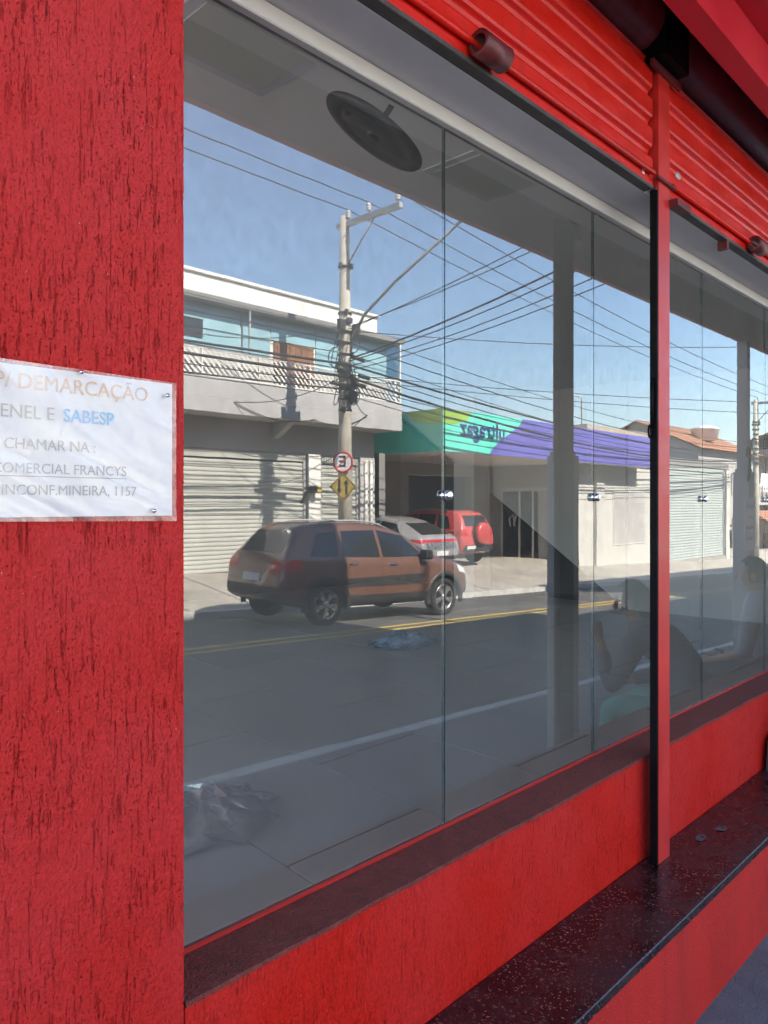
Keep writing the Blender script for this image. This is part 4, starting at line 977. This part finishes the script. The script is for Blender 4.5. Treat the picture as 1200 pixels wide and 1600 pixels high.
# ------------------------------------------------------------------ cars
def interp(tab, x):
    if x <= tab[0][0]: return tab[0][1]
    for (a, va), (b, vb) in zip(tab[:-1], tab[1:]):
        if x <= b: return va + (vb-va)*(x-a)/(b-a)
    return tab[-1][1]
def make_car(name, label, L, hw, top, belt, hwr, wheels, wr, paint, cols, loc, rot, style):
    """local axes: x forward from the rear bumper, y to the left, z up. top: outline (x, z); belt: shoulder height; hwr: half width of roof"""
    root = empty(name, loc, label, 'car', None, None, rot)
    T = root.matrix_basis
    st = style['stations']; zl = .26
    vs_, fs = [], []
    K = 11
    for x in st:
        zt = interp(top, x); zb = min(belt(x), zt-.05)
        tp = interp(style['taper'], x); h = hw*tp
        up = max(0, min(1, (zt-zb)/.45)); hr = h*.90*(1-up) + hwr*up*min(1, tp+.04)
        z0 = zl + interp(style['lift'], x)
        sec = [(0, z0), (h*.80, z0), (h*.955, z0+.06), (h*.985, z0+.20), (h, (z0+zb)*.5+.05), (h*.985, zb-.06), (h*.95, zb), (hr+(h*.95-hr)*.42, zb+(zt-zb)*.52), (hr, zt-.055*up-.02), (hr*.84, zt-.006), (0, zt+.012)]
        for y, z in sec: vs_.append((x, y, z))
        for y, z in sec[1:-1][::-1]: vs_.append((x, -y, z))
    n = 2*K-2; m_ = len(st)
    for i in range(m_-1):
        for k in range(n): fs.append((i*n+k, i*n+(k+1) % n, (i+1)*n+(k+1) % n, (i+1)*n+k))
    for base, rev in ((0, True), ((m_-1)*n, False)):
        # cap with quads, left to right
        for k in range(K-1):
            a, b = base+k, base+k+1
            c, d = base+(n-k-1) % n, base+(n-k) % n
            q = [a, b, c, d]
            if k == 0: q = [base, base+1, base+n-1]
            if k == K-2: q = [base+K-2, base+K-1, base+K]
            fs.append(q[::-1] if rev else q)
    me = bpy.data.meshes.new('body'); me.from_pydata(vs_, [], fs); me.materials.append(paint); me.materials.append(M['plastic_black'])
    bm = bmesh.new(); bm.from_mesh(me); bmesh.ops.recalc_face_normals(bm, faces=bm.faces[:]); bm.to_mesh(me); bm.free()
    tmp = bpy.data.objects.new('body_tmp', me); COL.objects.link(tmp)
    md = tmp.modifiers.new('s', 'SUBSURF'); md.levels = 2; md.render_levels = 2
    cuts = []
    for x in wheels:
        s = MB(); s.lathe([(0,-hw-.3),(wr+.055,-hw-.3),(wr+.055,-hw+.30),(0,-hw+.30)], Matrix.Translation((x,0,wr)) @ Matrix.Rotation(R(90),4,'X'), 28)
        s.lathe([(0,hw-.30),(wr+.055,hw-.30),(wr+.055,hw+.3),(0,hw+.3)], Matrix.Translation((x,0,wr)) @ Matrix.Rotation(R(90),4,'X'), 28)
        c = s.build('cut', M['plastic_black']); cuts.append(c)
        b = tmp.modifiers.new('b', 'BOOLEAN'); b.operation = 'DIFFERENCE'; b.object = c; b.solver = 'EXACT'
    dg = bpy.context.evaluated_depsgraph_get(); ev = tmp.evaluated_get(dg)
    bme = bpy.data.meshes.new_from_object(ev); bme.name = 'body'
    for p in bme.polygons: p.use_smooth = True
    bm = bmesh.new(); bm.from_mesh(bme); tree = BVHTree.FromBMesh(bm); bm.free()
    bpy.data.objects.remove(tmp)
    for c in cuts: bpy.data.objects.remove(c)
    bme.set_sharp_from_angle(angle=R(35))
    link('body', bme, root)
    def patch(nm, corners, axis, sgn, mat, off=.004, nu=12, nv=8, parent=root, edge=None):
        """four corners on a side (x,z) or on the front or rear (y,z), laid on the body as a thin shell"""
        s = MB(); pts = []
        for i in range(nu+1):
            for j in range(nv+1):
                u, v = i/nu, j/nv
                a = Vector(corners[0]).lerp(Vector(corners[1]), u); b = Vector(corners[3]).lerp(Vector(corners[2]), u); p = a.lerp(b, v)
                if axis == 'y': o, d = Vector((p[0], 3*sgn, p[1])), Vector((0, -sgn, 0))
                elif axis == 'x': o, d = Vector((L/2+4*sgn, p[0], p[1])), Vector((-sgn, 0, 0))
                else: o, d = Vector((p[0], p[1], 4)), Vector((0, 0, -1))
                h = tree.ray_cast(o, d)
                if h[0] is None: return None
                pts.append(h[0] + h[1]*off if h[1].dot(d) < 0 else h[0]-h[1]*off)
        s.add(pts, [(i*(nv+1)+j, (i+1)*(nv+1)+j, (i+1)*(nv+1)+j+1, i*(nv+1)+j+1) for i in range(nu) for j in range(nv)], 0, True)
        return s.build(nm, mat, parent)
    for sg in (1, -1):
        for nm, c in style['side_windows']: patch(nm, c, 'y', sg, M['glass_car'])
        for nm, c, mt, of in style['side_trim']: patch(nm, c, 'y', sg, M[mt] if isinstance(mt, str) else mt, of, 20, 4)
    for nm, c, mt, sgn, of in style['ends']: patch(nm, c, 'x', sgn, M[mt] if isinstance(mt, str) else mt, of, 14, 8)
    for x in wheels:
        for sg in (1, -1):
            Mx = Matrix.Translation((x, sg*(hw-.115), wr)) @ Matrix.Rotation(R(-90*sg), 4, 'X')
            s = MB(); s.lathe([(.64*wr,-.10),(.90*wr,-.105),(.985*wr,-.08),(wr,-.03),(wr,.04),(.985*wr,.085),(.90*wr,.108),(.70*wr,.10),(.66*wr,.06)], Mx, 36); wh = s.build('wheel', M['tyre'], root)
            s = MB(); s.lathe([(.67*wr,-.09),(.69*wr,.085),(.66*wr,.10),(.62*wr,.07),(.60*wr,-.02)], Mx, 32)
            for k in range(5):
                a = 2*math.pi*k/5+.3
                for da in (-.16, .16):
                    ca, sa_ = math.cos(a+da), math.sin(a+da); tx, ty = -sa_*.022, ca*.022
                    c0, s0 = math.cos(a)*.10*wr, math.sin(a)*.10*wr
                    p = [(c0+tx, s0+ty, .09), (c0-tx, s0-ty, .09), (ca*.65*wr-tx, sa_*.65*wr-ty, .085), (ca*.65*wr+tx, sa_*.65*wr+ty, .085)]
                    p2 = [(q[0], q[1], q[2]-.04) for q in p]
                    s.add([Mx @ Vector(q) for q in p+p2], [(0,1,2,3),(0,4,5,1),(2,6,7,3),(1,5,6,2),(3,7,4,0)])
            s.lathe([(0,.10),(.14*wr,.098),(.17*wr,.08),(.17*wr,.02)], Mx, 16)
            s.build('rim', M['rim_silver'], wh)
            s = MB(); s.lathe([(0,-.03),(.62*wr,-.03)], Mx, 20); s.build('brake', M['plastic_black'], wh)
            if style.get('cladding'):
                s = MB(); pts = []
                for t in lin(R(-14), R(194), 22):
                    for rr, yy in ((wr+.045, hw*interp(style['taper'], x)-.02), (wr+.05, hw*interp(style['taper'], x)+.016), (wr+.125, hw*interp(style['taper'], x)+.016), (wr+.15, hw*interp(style['taper'], x)-.04)):
                        pts.append((x+rr*math.cos(t), sg*yy, max(.24, wr+rr*math.sin(t))))
                s.add(pts, [(i*4+k, i*4+k+1, i*4+k+5, i*4+k+4) for i in range(21) for k in range(3)], 0, True); s.build('wheel_arch', M['plastic_black'], root)
    for x, z in style.get('handles', []):
        for sg in (1, -1):
            h = tree.ray_cast(Vector((x, 3*sg, z)), Vector((0, -sg, 0)))
            s = MB(); s.box(x-.09, x+.09, h[0].y-.012, h[0].y+.012+.012*sg, z-.016, z+.016, bev=.008); s.build('door_handle', M['chrome'] if style.get('chrome') else paint, root)
    if 'mirror' in style:
        x, z = style['mirror']
        for sg in (1, -1):
            s = MB(); y = sg*hw*.93
            s.box(x-.08, x+.09, min(y, y+sg*.22), max(y, y+sg*.22), z-.02, z+.15, bev=.035); s.build('wing_mirror', M['plastic_black'], root)
    if 'rails' in style:
        x0, x1 = style['rails']
        for sg in (1, -1):
            ps = []
            for t in lin(0, 1, 9):
                x = x0+(x1-x0)*t; y = sg*(hwr-.05)
                h = tree.ray_cast(Vector((x, y, 4)), Vector((0,0,-1))); ps.append((x, y, h[0].z + .055*min(1, 6*min(t, 1-t))))
            s = MB(); s.tube(ps, .018, 6); s.build('roof_rail', M['galv'], root)
    return root, patch, tree

# orange SUV on the far lane
KX = 1.085
top = [(0,.62),(.04,.98),(.10,1.10),(.22,1.22),(.42,1.55),(.62,1.635),(1.1,1.675),(1.7,1.68),(2.3,1.62),(2.62,1.50),(3.08,1.165),(3.3,1.09),(3.8,.99),(4.05,.86),(4.12,.62)]
belt = lambda x: 1.06 - .035*(x-1.0)*.8 if x < 3.1 else 1.0-.08*(x-3.1)
sty0 = dict(stations=[0,.03,.10,.22,.42,.62,.9,1.3,1.7,2.1,2.45,2.75,3.08,3.3,3.6,3.85,4.05,4.12],
  taper=[(0,.80),(.1,.93),(.35,.985),(1,1),(3.2,1),(3.7,.97),(4.0,.86),(4.12,.70)], lift=[(0,.16),(.3,.05),(.6,0),(3.5,0),(4.12,.06)],
  side_windows=[('quarter_window', [(.50,1.10),(1.02,1.10),(1.08,1.50),(.72,1.47)]), ('rear_window', [(1.12,1.09),(1.86,1.08),(1.86,1.53),(1.18,1.51)]), ('front_window', [(1.93,1.08),(2.86,1.09),(2.50,1.44),(1.93,1.53)])],
  side_trim=[('sill_cladding', [(.98,.29),(2.90,.29),(2.90,.47),(.98,.47)], 'plastic_black', .012), ('door_stripe', [(1.0,.60),(2.72,.62),(2.86,.80),(1.0,.735)], 'plastic_black', .005),
     ('door_gap', [(1.885,.48),(1.893,.48),(1.898,1.06),(1.890,1.06)], 'sign_black', .006), ('door_gap', [(2.86,.48),(2.868,.48),(2.90,.98),(2.892,.98)], 'sign_black', .006), ('door_gap', [(1.02,.76),(1.028,.76),(1.10,1.06),(1.092,1.06)], 'sign_black', .006),
     ('tail_lamp', [(.05,.86),(.36,.90),(.34,1.06),(.10,1.04)], 'lamp_red', .006), ('headlamp', [(3.72,.80),(4.0,.74),(3.98,.84),(3.66,.93)], 'lamp_clear', .006)],
  ends=[('rear_screen', [(-.56,1.16),(.56,1.16),(.50,1.50),(-.50,1.50)], 'glass_car', -1, .005), ('number_plate', [(-.24,.70),(.24,.70),(.24,.82),(-.24,.82)], 'plate_grey', -1, .012), ('rear_bumper', [(-.70,.46),(.70,.46),(.70,.64),(-.70,.64)], 'plastic_black', -1, .014),
     ('tail_lamp', [(.44,.86),(.74,.86),(.70,1.04),(.48,1.02)], 'lamp_red', -1, .006), ('tail_lamp', [(-.74,.86),(-.44,.86),(-.48,1.02),(-.70,1.04)], 'lamp_red', -1, .006),
     ('windscreen', [(-.60,1.19),(.60,1.19),(.50,1.48),(-.50,1.48)], 'glass_car', 1, .005), ('front_bumper', [(-.66,.40),(.66,.40),(.66,.60),(-.66,.60)], 'plastic_black', 1, .014)],
  cladding=True, handles=[(1.30,.98),(2.12,.96)], mirror=(2.80,1.06), rails=(.75,2.2), chrome=True)
def stretch(st, k):
    o = dict(st)
    o['stations'] = [x*k for x in st['stations']]; o['taper'] = [(x*k, v) for x, v in st['taper']]; o['lift'] = [(x*k, v) for x, v in st['lift']]
    o['side_windows'] = [(n, [(x*k, z) for x, z in c]) for n, c in st['side_windows']]; o['side_trim'] = [(n, [(x*k, z) for x, z in c], m, f) for n, c, m, f in st['side_trim']]
    o['handles'] = [(x*k, z) for x, z in st['handles']]; o['mirror'] = (st['mirror'][0]*k, st['mirror'][1]); o['rails'] = tuple(x*k for x in st['rails']); return o
sty = sty0
xr = 8.22; zr = z_road(8.55, 7.6); slope = math.atan(.037)
make_car('orange_car', 'burnt orange SUV with black side stripe driving past in the far lane', 4.12*KX, .885, [(x*KX, z) for x, z in top], lambda x: belt(x/KX), .60, (.80*KX, 3.32*KX), .345, M['paint_orange'], None, (xr-.80*KX, -8.52, zr+.03), (0, slope, R(3.5)), stretch(sty0, KX))

# silver hatchback and red SUV nosed into the forecourt
top2 = [(0,.60),(.05,.98),(.14,1.07),(.5,1.20),(1.0,1.42),(1.5,1.50),(2.0,1.49),(2.4,1.42),(3.0,1.08),(3.3,1.0),(4.0,.86),(4.3,.6)]
sty2 = dict(stations=[0,.04,.14,.3,.6,1.0,1.5,2.0,2.4,2.7,3.0,3.3,3.7,4.05,4.3], taper=[(0,.84),(.12,.95),(.4,1),(3.4,1),(4.0,.9),(4.3,.72)], lift=[(0,.14),(.3,.04),(.6,0),(3.6,0),(4.3,.06)],
  side_windows=[('rear_window', [(.85,1.03),(1.7,1.03),(1.7,1.36),(1.15,1.33)]), ('front_window', [(1.76,1.03),(2.72,1.03),(2.4,1.30),(1.76,1.37)])],
  side_trim=[('sill_cladding', [(1.1,.29),(3.1,.29),(3.1,.42),(1.1,.42)], 'plastic_black', .012), ('tail_lamp', [(.06,.88),(.42,.90),(.40,.97),(.10,.97)], 'lamp_red', .006)],
  ends=[('rear_screen', [(-.58,1.10),(.58,1.10),(.50,1.36),(-.50,1.36)], 'glass_car', -1, .005), ('light_bar', [(-.74,.91),(.74,.91),(.74,.98),(-.74,.98)], 'lamp_red', -1, .008), ('boot_panel', [(-.62,.72),(.62,.72),(.62,.90),(-.62,.90)], 'rim_silver', -1, .006),
     ('number_plate', [(-.24,.55),(.24,.55),(.24,.67),(-.24,.67)], 'plate_grey', -1, .014), ('rear_bumper', [(-.70,.42),(.70,.42),(.70,.53),(-.70,.53)], 'plastic_black', -1, .012)],
  cladding=False, mirror=(2.7,1.0), handles=[(1.2,.93),(2.0,.93)])
def fz(x, Vv): return z_far(x, Vv)
def park(x, Vr, L): 
    a = math.atan2(fz(x, Vr+3.2)-fz(x, Vr+.8), 2.4); return (x, -Vr, fz(x, Vr+.8)-.8*math.tan(a)), (0, -a, R(-90))
l, r_ = park(16.1, 11.75, 4.3)
make_car('silver_car', 'silver hatchback with full width tail light parked nose in on the forecourt', 4.3, .87, top2, lambda x: .99-.02*x*.5, .58, (.82, 3.42), .33, M['paint_silver'], None, l, r_, sty2)
top3 = [(0,.62),(.04,1.0),(.09,1.12),(.20,1.45),(.36,1.62),(.8,1.67),(1.7,1.68),(2.3,1.62),(2.62,1.50),(3.08,1.165),(3.3,1.09),(3.8,.99),(4.0,.86),(4.1,.62)]
sty3 = dict(sty); sty3['side_trim'] = [t for t in sty['side_trim'] if t[0] not in ('door_stripe', 'tail_lamp')]+[('tail_lamp', [(.06,.92),(.26,.94),(.26,1.10),(.10,1.10)], 'lamp_red', .006)]
sty3['ends'] = [('rear_screen', [(-.56,1.18),(.56,1.18),(.52,1.50),(-.52,1.50)], 'glass_car', -1, .005), ('tail_lamp', [(.50,.90),(.74,.90),(.72,1.09),(.52,1.09)], 'lamp_red', -1, .008), ('tail_lamp', [(-.74,.90),(-.50,.90),(-.52,1.09),(-.72,1.09)], 'lamp_red', -1, .008), ('rear_bumper', [(-.72,.42),(.72,.42),(.72,.62),(-.72,.62)], 'plastic_black', -1, .014), ('number_plate', [(-.62,.50),(-.22,.50),(-.22,.60),(-.62,.60)], 'plate_grey', -1, .02)]
l, r_ = park(18.85, 12.5, 4.1)
rc, pt, tr = make_car('red_car', 'red compact SUV with spare wheel on its tailgate parked on the forecourt', 4.1, .875, top3, belt, .61, (.80, 3.32), .345, M['paint_red'], None, l, r_, sty3)
s = MB(); s.lathe([(0,.10),(.25,.10),(.31,.07),(.33,0),(.33,-.10),(.2,-.12)], Matrix.Translation((-.10, .0, .98)) @ Matrix.Rotation(R(-90),4,'Y'), 32); s.build('spare_wheel_cover', M['paint_red'], rc)
s = MB(); s.lathe([(.331,-.11),(.335,-.02),(.338,-.02),(.338,-.11)], Matrix.Translation((-.10, .0, .98)) @ Matrix.Rotation(R(-90),4,'Y'), 32); s.build('spare_tyre', M['tyre'], rc)

# black handbag standing on the ledge beside the first person
hb = empty('handbag', (4.10, -.22, .403), 'small black handbag with pale trim standing on the granite ledge', 'bag')
s = MB(); s.prism([(3.99,.403),(4.19,.403),(4.17,.55),(4.10,.575),(4.02,.55)], 1, -.275, -.175); wb(s, 'body', M['shoe'], hb)
s = MB(); s.box(3.995, 4.185, -.281, -.2755, .485, .497); s.box(4.08, 4.10, -.285, -.2815, .47, .512); wb(s, 'trim', M['sign_white'], hb)
s = MB(); s.tube([(4.03+.07*(1-math.cos(t)), -.225, .55+.09*math.sin(t)) for t in lin(0, math.pi, 11)], .007, 6); wb(s, 'handle', M['shoe'], hb)

# ------------------------------------------------------------------ two people sitting on the ledge
def skin_person(name, label, loc, rotz, J, bones, regions, hair):
    """J: joint -> (x, y, z, radius); local axes: faces -y, x to its left"""
    root = empty(name, loc, label, 'person', None, None, (0, 0, rotz))
    names = list(J); idx = {n: i for i, n in enumerate(names)}
    me = bpy.data.meshes.new('body'); me.from_pydata([J[n][:3] for n in names], [(idx[a], idx[b]) for a, b in bones], [])
    o = bpy.data.objects.new('body_tmp', me); COL.objects.link(o)
    sk = o.modifiers.new('skin', 'SKIN'); sk.use_smooth_shade = True
    for n in names:
        d = me.skin_vertices[0].data[idx[n]]; r = J[n][3]
        d.radius = r if isinstance(r, tuple) else (r, r); d.use_root = (n == 'pelvis')
    sb = o.modifiers.new('sub', 'SUBSURF'); sb.levels = 2; sb.render_levels = 2
    dg = bpy.context.evaluated_depsgraph_get()
    bme = bpy.data.meshes.new_from_object(o.evaluated_get(dg)); bpy.data.objects.remove(o); bme.name = 'body'
    bme.materials.clear(); bme.materials.append(M['skin'])
    for p in bme.polygons: p.use_smooth = True; p.material_index = 0
    body = link('body', bme, root)
    # nearest bone for each face
    segs = [(Vector(J[a][:3]), Vector(J[b][:3]), (a, b)) for a, b in bones]
    def near(c):
        best = None
        for A, B, nm in segs:
            d = B-A; t = max(0, min(1, (c-A).dot(d)/max(1e-6, d.length_squared))); q = (c-(A+d*t)).length / (J[nm[0]][3] if not isinstance(J[nm[0]][3], tuple) else J[nm[0]][3][0])
            if best is None or q < best[0]: best = (q, nm, t)
        return best[1], best[2]
    fn = [near(p.center) for p in bme.polygons]
    for nm, mat, test, off in regions:
        v = [tuple(vx.co + vx.normal*off*(1+.5*noise.noise(vx.co*14))) for vx in bme.vertices]
        f = [list(p.vertices) for p, k in zip(bme.polygons, fn) if test(k, p.center)]
        used = sorted({i for q in f for i in q}); mp = {a: b for b, a in enumerate(used)}
        m2 = bpy.data.meshes.new(nm); m2.from_pydata([v[i] for i in used], [], [[mp[i] for i in q] for q in f]); m2.materials.append(mat)
        for p in m2.polygons: p.use_smooth = True
        link(nm, m2, root)
    return root
def head_parts(root, H, face, M_hair, longhair):
    """H: centre of the head; face: unit vector the face looks along"""
    H = Vector(H); f = Vector(face).normalized(); z = Vector((0,0,1)); z = (z - f*z.dot(f)).normalized(); x = f.cross(z)
    Mx = Matrix((( x.x, f.x, z.x, H.x), (x.y, f.y, z.y, H.y), (x.z, f.z, z.z, H.z), (0,0,0,1)))
    def ell(c, r, mb, n=16, keep=None, jit=0):
        prof = [(math.sin(t), -math.cos(t)) for t in lin(0, math.pi, n//2+1)]; v = []
        b = MB(); b.lathe(prof, Matrix(), n)
        vv = []
        for p in b.v:
            q = Vector((p[0]*r[0], p[1]*r[1], p[2]*r[2]))
            if jit: q *= 1+jit*noise.noise(q*30)
            vv.append(Mx @ (Vector(c)+q))
        ff = [g for g in b.f if keep is None or all(keep(Vector(b.v[i])) for i in g)]
        mb.add(vv, ff, 0, True)
    s = MB(); ell((0,-.014,.018), (.088,.104,.122), s, 30, lambda p: not (p[1] > .42 and p[2] < .52) and not (p[2] < -.55 and p[1] > -.2), .06)
    if longhair: ell((0,-.075,-.07), (.085,.065,.15), s, 20, None, .12)
    hr = s.build('hair', M_hair, root)
    s = MB(); s.tube([Mx @ Vector((0,.084,.030)), Mx @ Vector((0,.108,-.012)), Mx @ Vector((0,.098,-.022))], [.009,.016,.012], 8); s.build('nose', M['skin'], root)
    for sg in (1, -1):
        s = MB(); ell((sg*.082,-.004,-.005), (.012,.022,.034), s, 10); s.build('ear', M['skin'], root)
        s = MB(); ell((sg*.032,.083,.018), (.014,.008,.008), s, 10); e = s.build('eye', M['eye_white'], root)
        s = MB(); ell((sg*.032,.090,.018), (.006,.003,.006), s, 8); s.build('iris', M['sign_black'], e)
        s = MB(); ell((sg*.033,.089,.042), (.020,.006,.004), s, 8); s.build('eyebrow', M_hair, root)
    s = MB(); ell((0,.090,-.050), (.024,.008,.008), s, 12); s.build('mouth', M['lip_skin'], root)
def hand_bones(J, bones, wrist, d, side, up, curl, pre):
    """a palm and five fingers of their own lengths growing from a wrist joint along d"""
    W = Vector(J[wrist][:3]); d = Vector(d).normalized(); side = Vector(side).normalized(); n = d.cross(side).normalized()
    pm = W + d*.045; J[pre+'palm'] = (*pm, (.036,.018)); bones.append((wrist, pre+'palm'))
    for k, (o, ln) in enumerate(((-.030,.062),(-.010,.074),(.011,.070),(.031,.055))):
        a = pm + d*.045 + side*o; b = a + (d*math.cos(curl*.5) + n*math.sin(curl*.5))*ln*.5; c = b + (d*math.cos(curl) + n*math.sin(curl))*ln*.5
        for q, (pt_, rr) in enumerate(((a,.0105),(b,.0095),(c,.008))): J['%sf%d%d' % (pre, k, q)] = (*pt_, rr)
        bones += [(pre+'palm', '%sf%d0' % (pre, k)), ('%sf%d0' % (pre, k), '%sf%d1' % (pre, k)), ('%sf%d1' % (pre, k), '%sf%d2' % (pre, k))]
    a = W + d*.03 - side*.042; b = a + d*.03 - side*.022; c = b + d*.026 + n*.008
    for q, (pt_, rr) in enumerate(((a,.013),(b,.011),(c,.009))): J['%st%d' % (pre, q)] = (*pt_, rr)
    bones += [(pre+'palm', pre+'t0'), (pre+'t0', pre+'t1'), (pre+'t1', pre+'t2')]
def person(label, x, V0, pose, top_mat, leg_mat, longhair, sleeve_to):
    J = {}; B = []
    lean = pose['lean']                                  # torso lean towards the street
    sp = lambda t: (0, -math.sin(lean*t*.8)*.52*t, .12+math.cos(lean*t*.7)*.50*t)
    J['pelvis'] = (0, 0, .12, (.165,.125))
    J['waist'] = (*sp(.35), (.145,.105)); J['chest'] = (*sp(.75), (.160,.110)); J['collar'] = (*sp(1.0), (.105,.075))
    cx = Vector(J['collar'][:3]); fwd = Vector((0, -math.sin(lean*.9), math.cos(lean*.9)))
    nk = cx + fwd*.09; hd = nk + Vector((0, -.045, .095)); J['neck'] = (*nk, .056); J['head'] = (*hd, (.078,.092)); J['crown'] = (*(hd + Vector((0,.012,.085))), (.062,.07))
    B += [('pelvis','waist'),('waist','chest'),('chest','collar'),('collar','neck'),('neck','head'),('head','crown')]
    for sg, s_ in ((1,'l'), (-1,'r')):
        J[s_+'hip'] = (sg*.095, -.06, .10, .098); J[s_+'knee'] = (sg*pose['kx'], -.47, pose['kz'], .066); J[s_+'calf'] = (sg*pose['kx'], -.47, pose['kz']-.16, .058); J[s_+'ankle'] = (sg*pose['kx'], -.46, -.315, .042)
        J[s_+'heel'] = (sg*pose['kx'], -.455, -.352, .042); J[s_+'toe'] = (sg*(pose['kx']+.03), -.63, -.368, .034)
        B += [('pelvis',s_+'hip'),(s_+'hip',s_+'knee'),(s_+'knee',s_+'calf'),(s_+'calf',s_+'ankle'),(s_+'ankle',s_+'heel'),(s_+'heel',s_+'toe')]
        sh = cx + Vector((sg*.165, .0, -.045)); J[s_+'shoulder'] = (*sh, .062)
        el, wr_ = pose[s_+'arm']; J[s_+'elbow'] = (*el, .043); J[s_+'wrist'] = (*wr_, .029)
        B += [('collar',s_+'shoulder'),(s_+'shoulder',s_+'elbow'),(s_+'elbow',s_+'wrist')]
        d = (Vector(wr_)-Vector(el)).normalized(); side = d.cross(Vector((0,1,.2))).normalized()
        hand_bones(J, B, s_+'wrist', d, side*sg, None, pose[s_+'curl'], s_)
    torso = {'pelvis','waist','chest','collar','lshoulder','rshoulder'}
    def is_top(k, c):
        (a, b), t = k
        if b in ('lhip','rhip') or (a == 'pelvis' and t < .25): return False
        if a == 'collar' and b == 'neck': return t < .25
        if a in ('lshoulder','rshoulder'): return True
        if a in ('lelbow','relbow') and b.endswith('wrist'): return sleeve_to > .5 and t < .85
        if a in ('lshoulder','rshoulder') and b.endswith('elbow'): return t < (1 if sleeve_to > .5 else .6)
        return a in torso and b in torso
    def is_leg(k, c):
        (a, b), t = k
        if b in ('lhip','rhip') or (a == 'pelvis' and t < .4): return True
        return a in ('lhip','rhip','lknee','rknee') or (a in ('lcalf','rcalf') and t < .9)
    def is_shoe(k, c):
        (a, b), t = k
        return a in ('lheel','rheel') or b in ('lheel','rheel') or (b in ('lankle','rankle') and t > .95)
    root = skin_person('person', label, (x, -V0, .40), 0, J, B, [('shirt', top_mat, is_top, .012), ('trousers', leg_mat, is_leg, .010), ('shoes', M['shoe'], is_shoe, .008)], None)
    head_parts(root, J['head'][:3], pose['face'], M['hair'], longhair)
    return root
poseA = dict(lean=.78, kx=.15, kz=.10, larm=((.26,-.36,.24), (.16,-.50,.20)), rarm=((-.24,-.42,.22), (-.17,-.52,.45)), lcurl=.7, rcurl=.5, face=(-.25,-1,-.25))
person('seated person in lilac top and teal trousers leaning forward on the ledge', 4.42, .31, poseA, M['cloth_lilac'], M['cloth_teal'], True, 1)
poseB = dict(lean=.22, kx=.14, kz=.10, larm=((.25,-.12,.28), (.15,-.36,.19)), rarm=((-.25,-.12,.28), (-.14,-.37,.19)), lcurl=.4, rcurl=.4, face=(-.5,-1,-.1))
person('seated person in white shirt and dark trousers upright on the ledge', 5.75, .31, poseB, M['cloth_white'], M['cloth_grey'], False, 0)
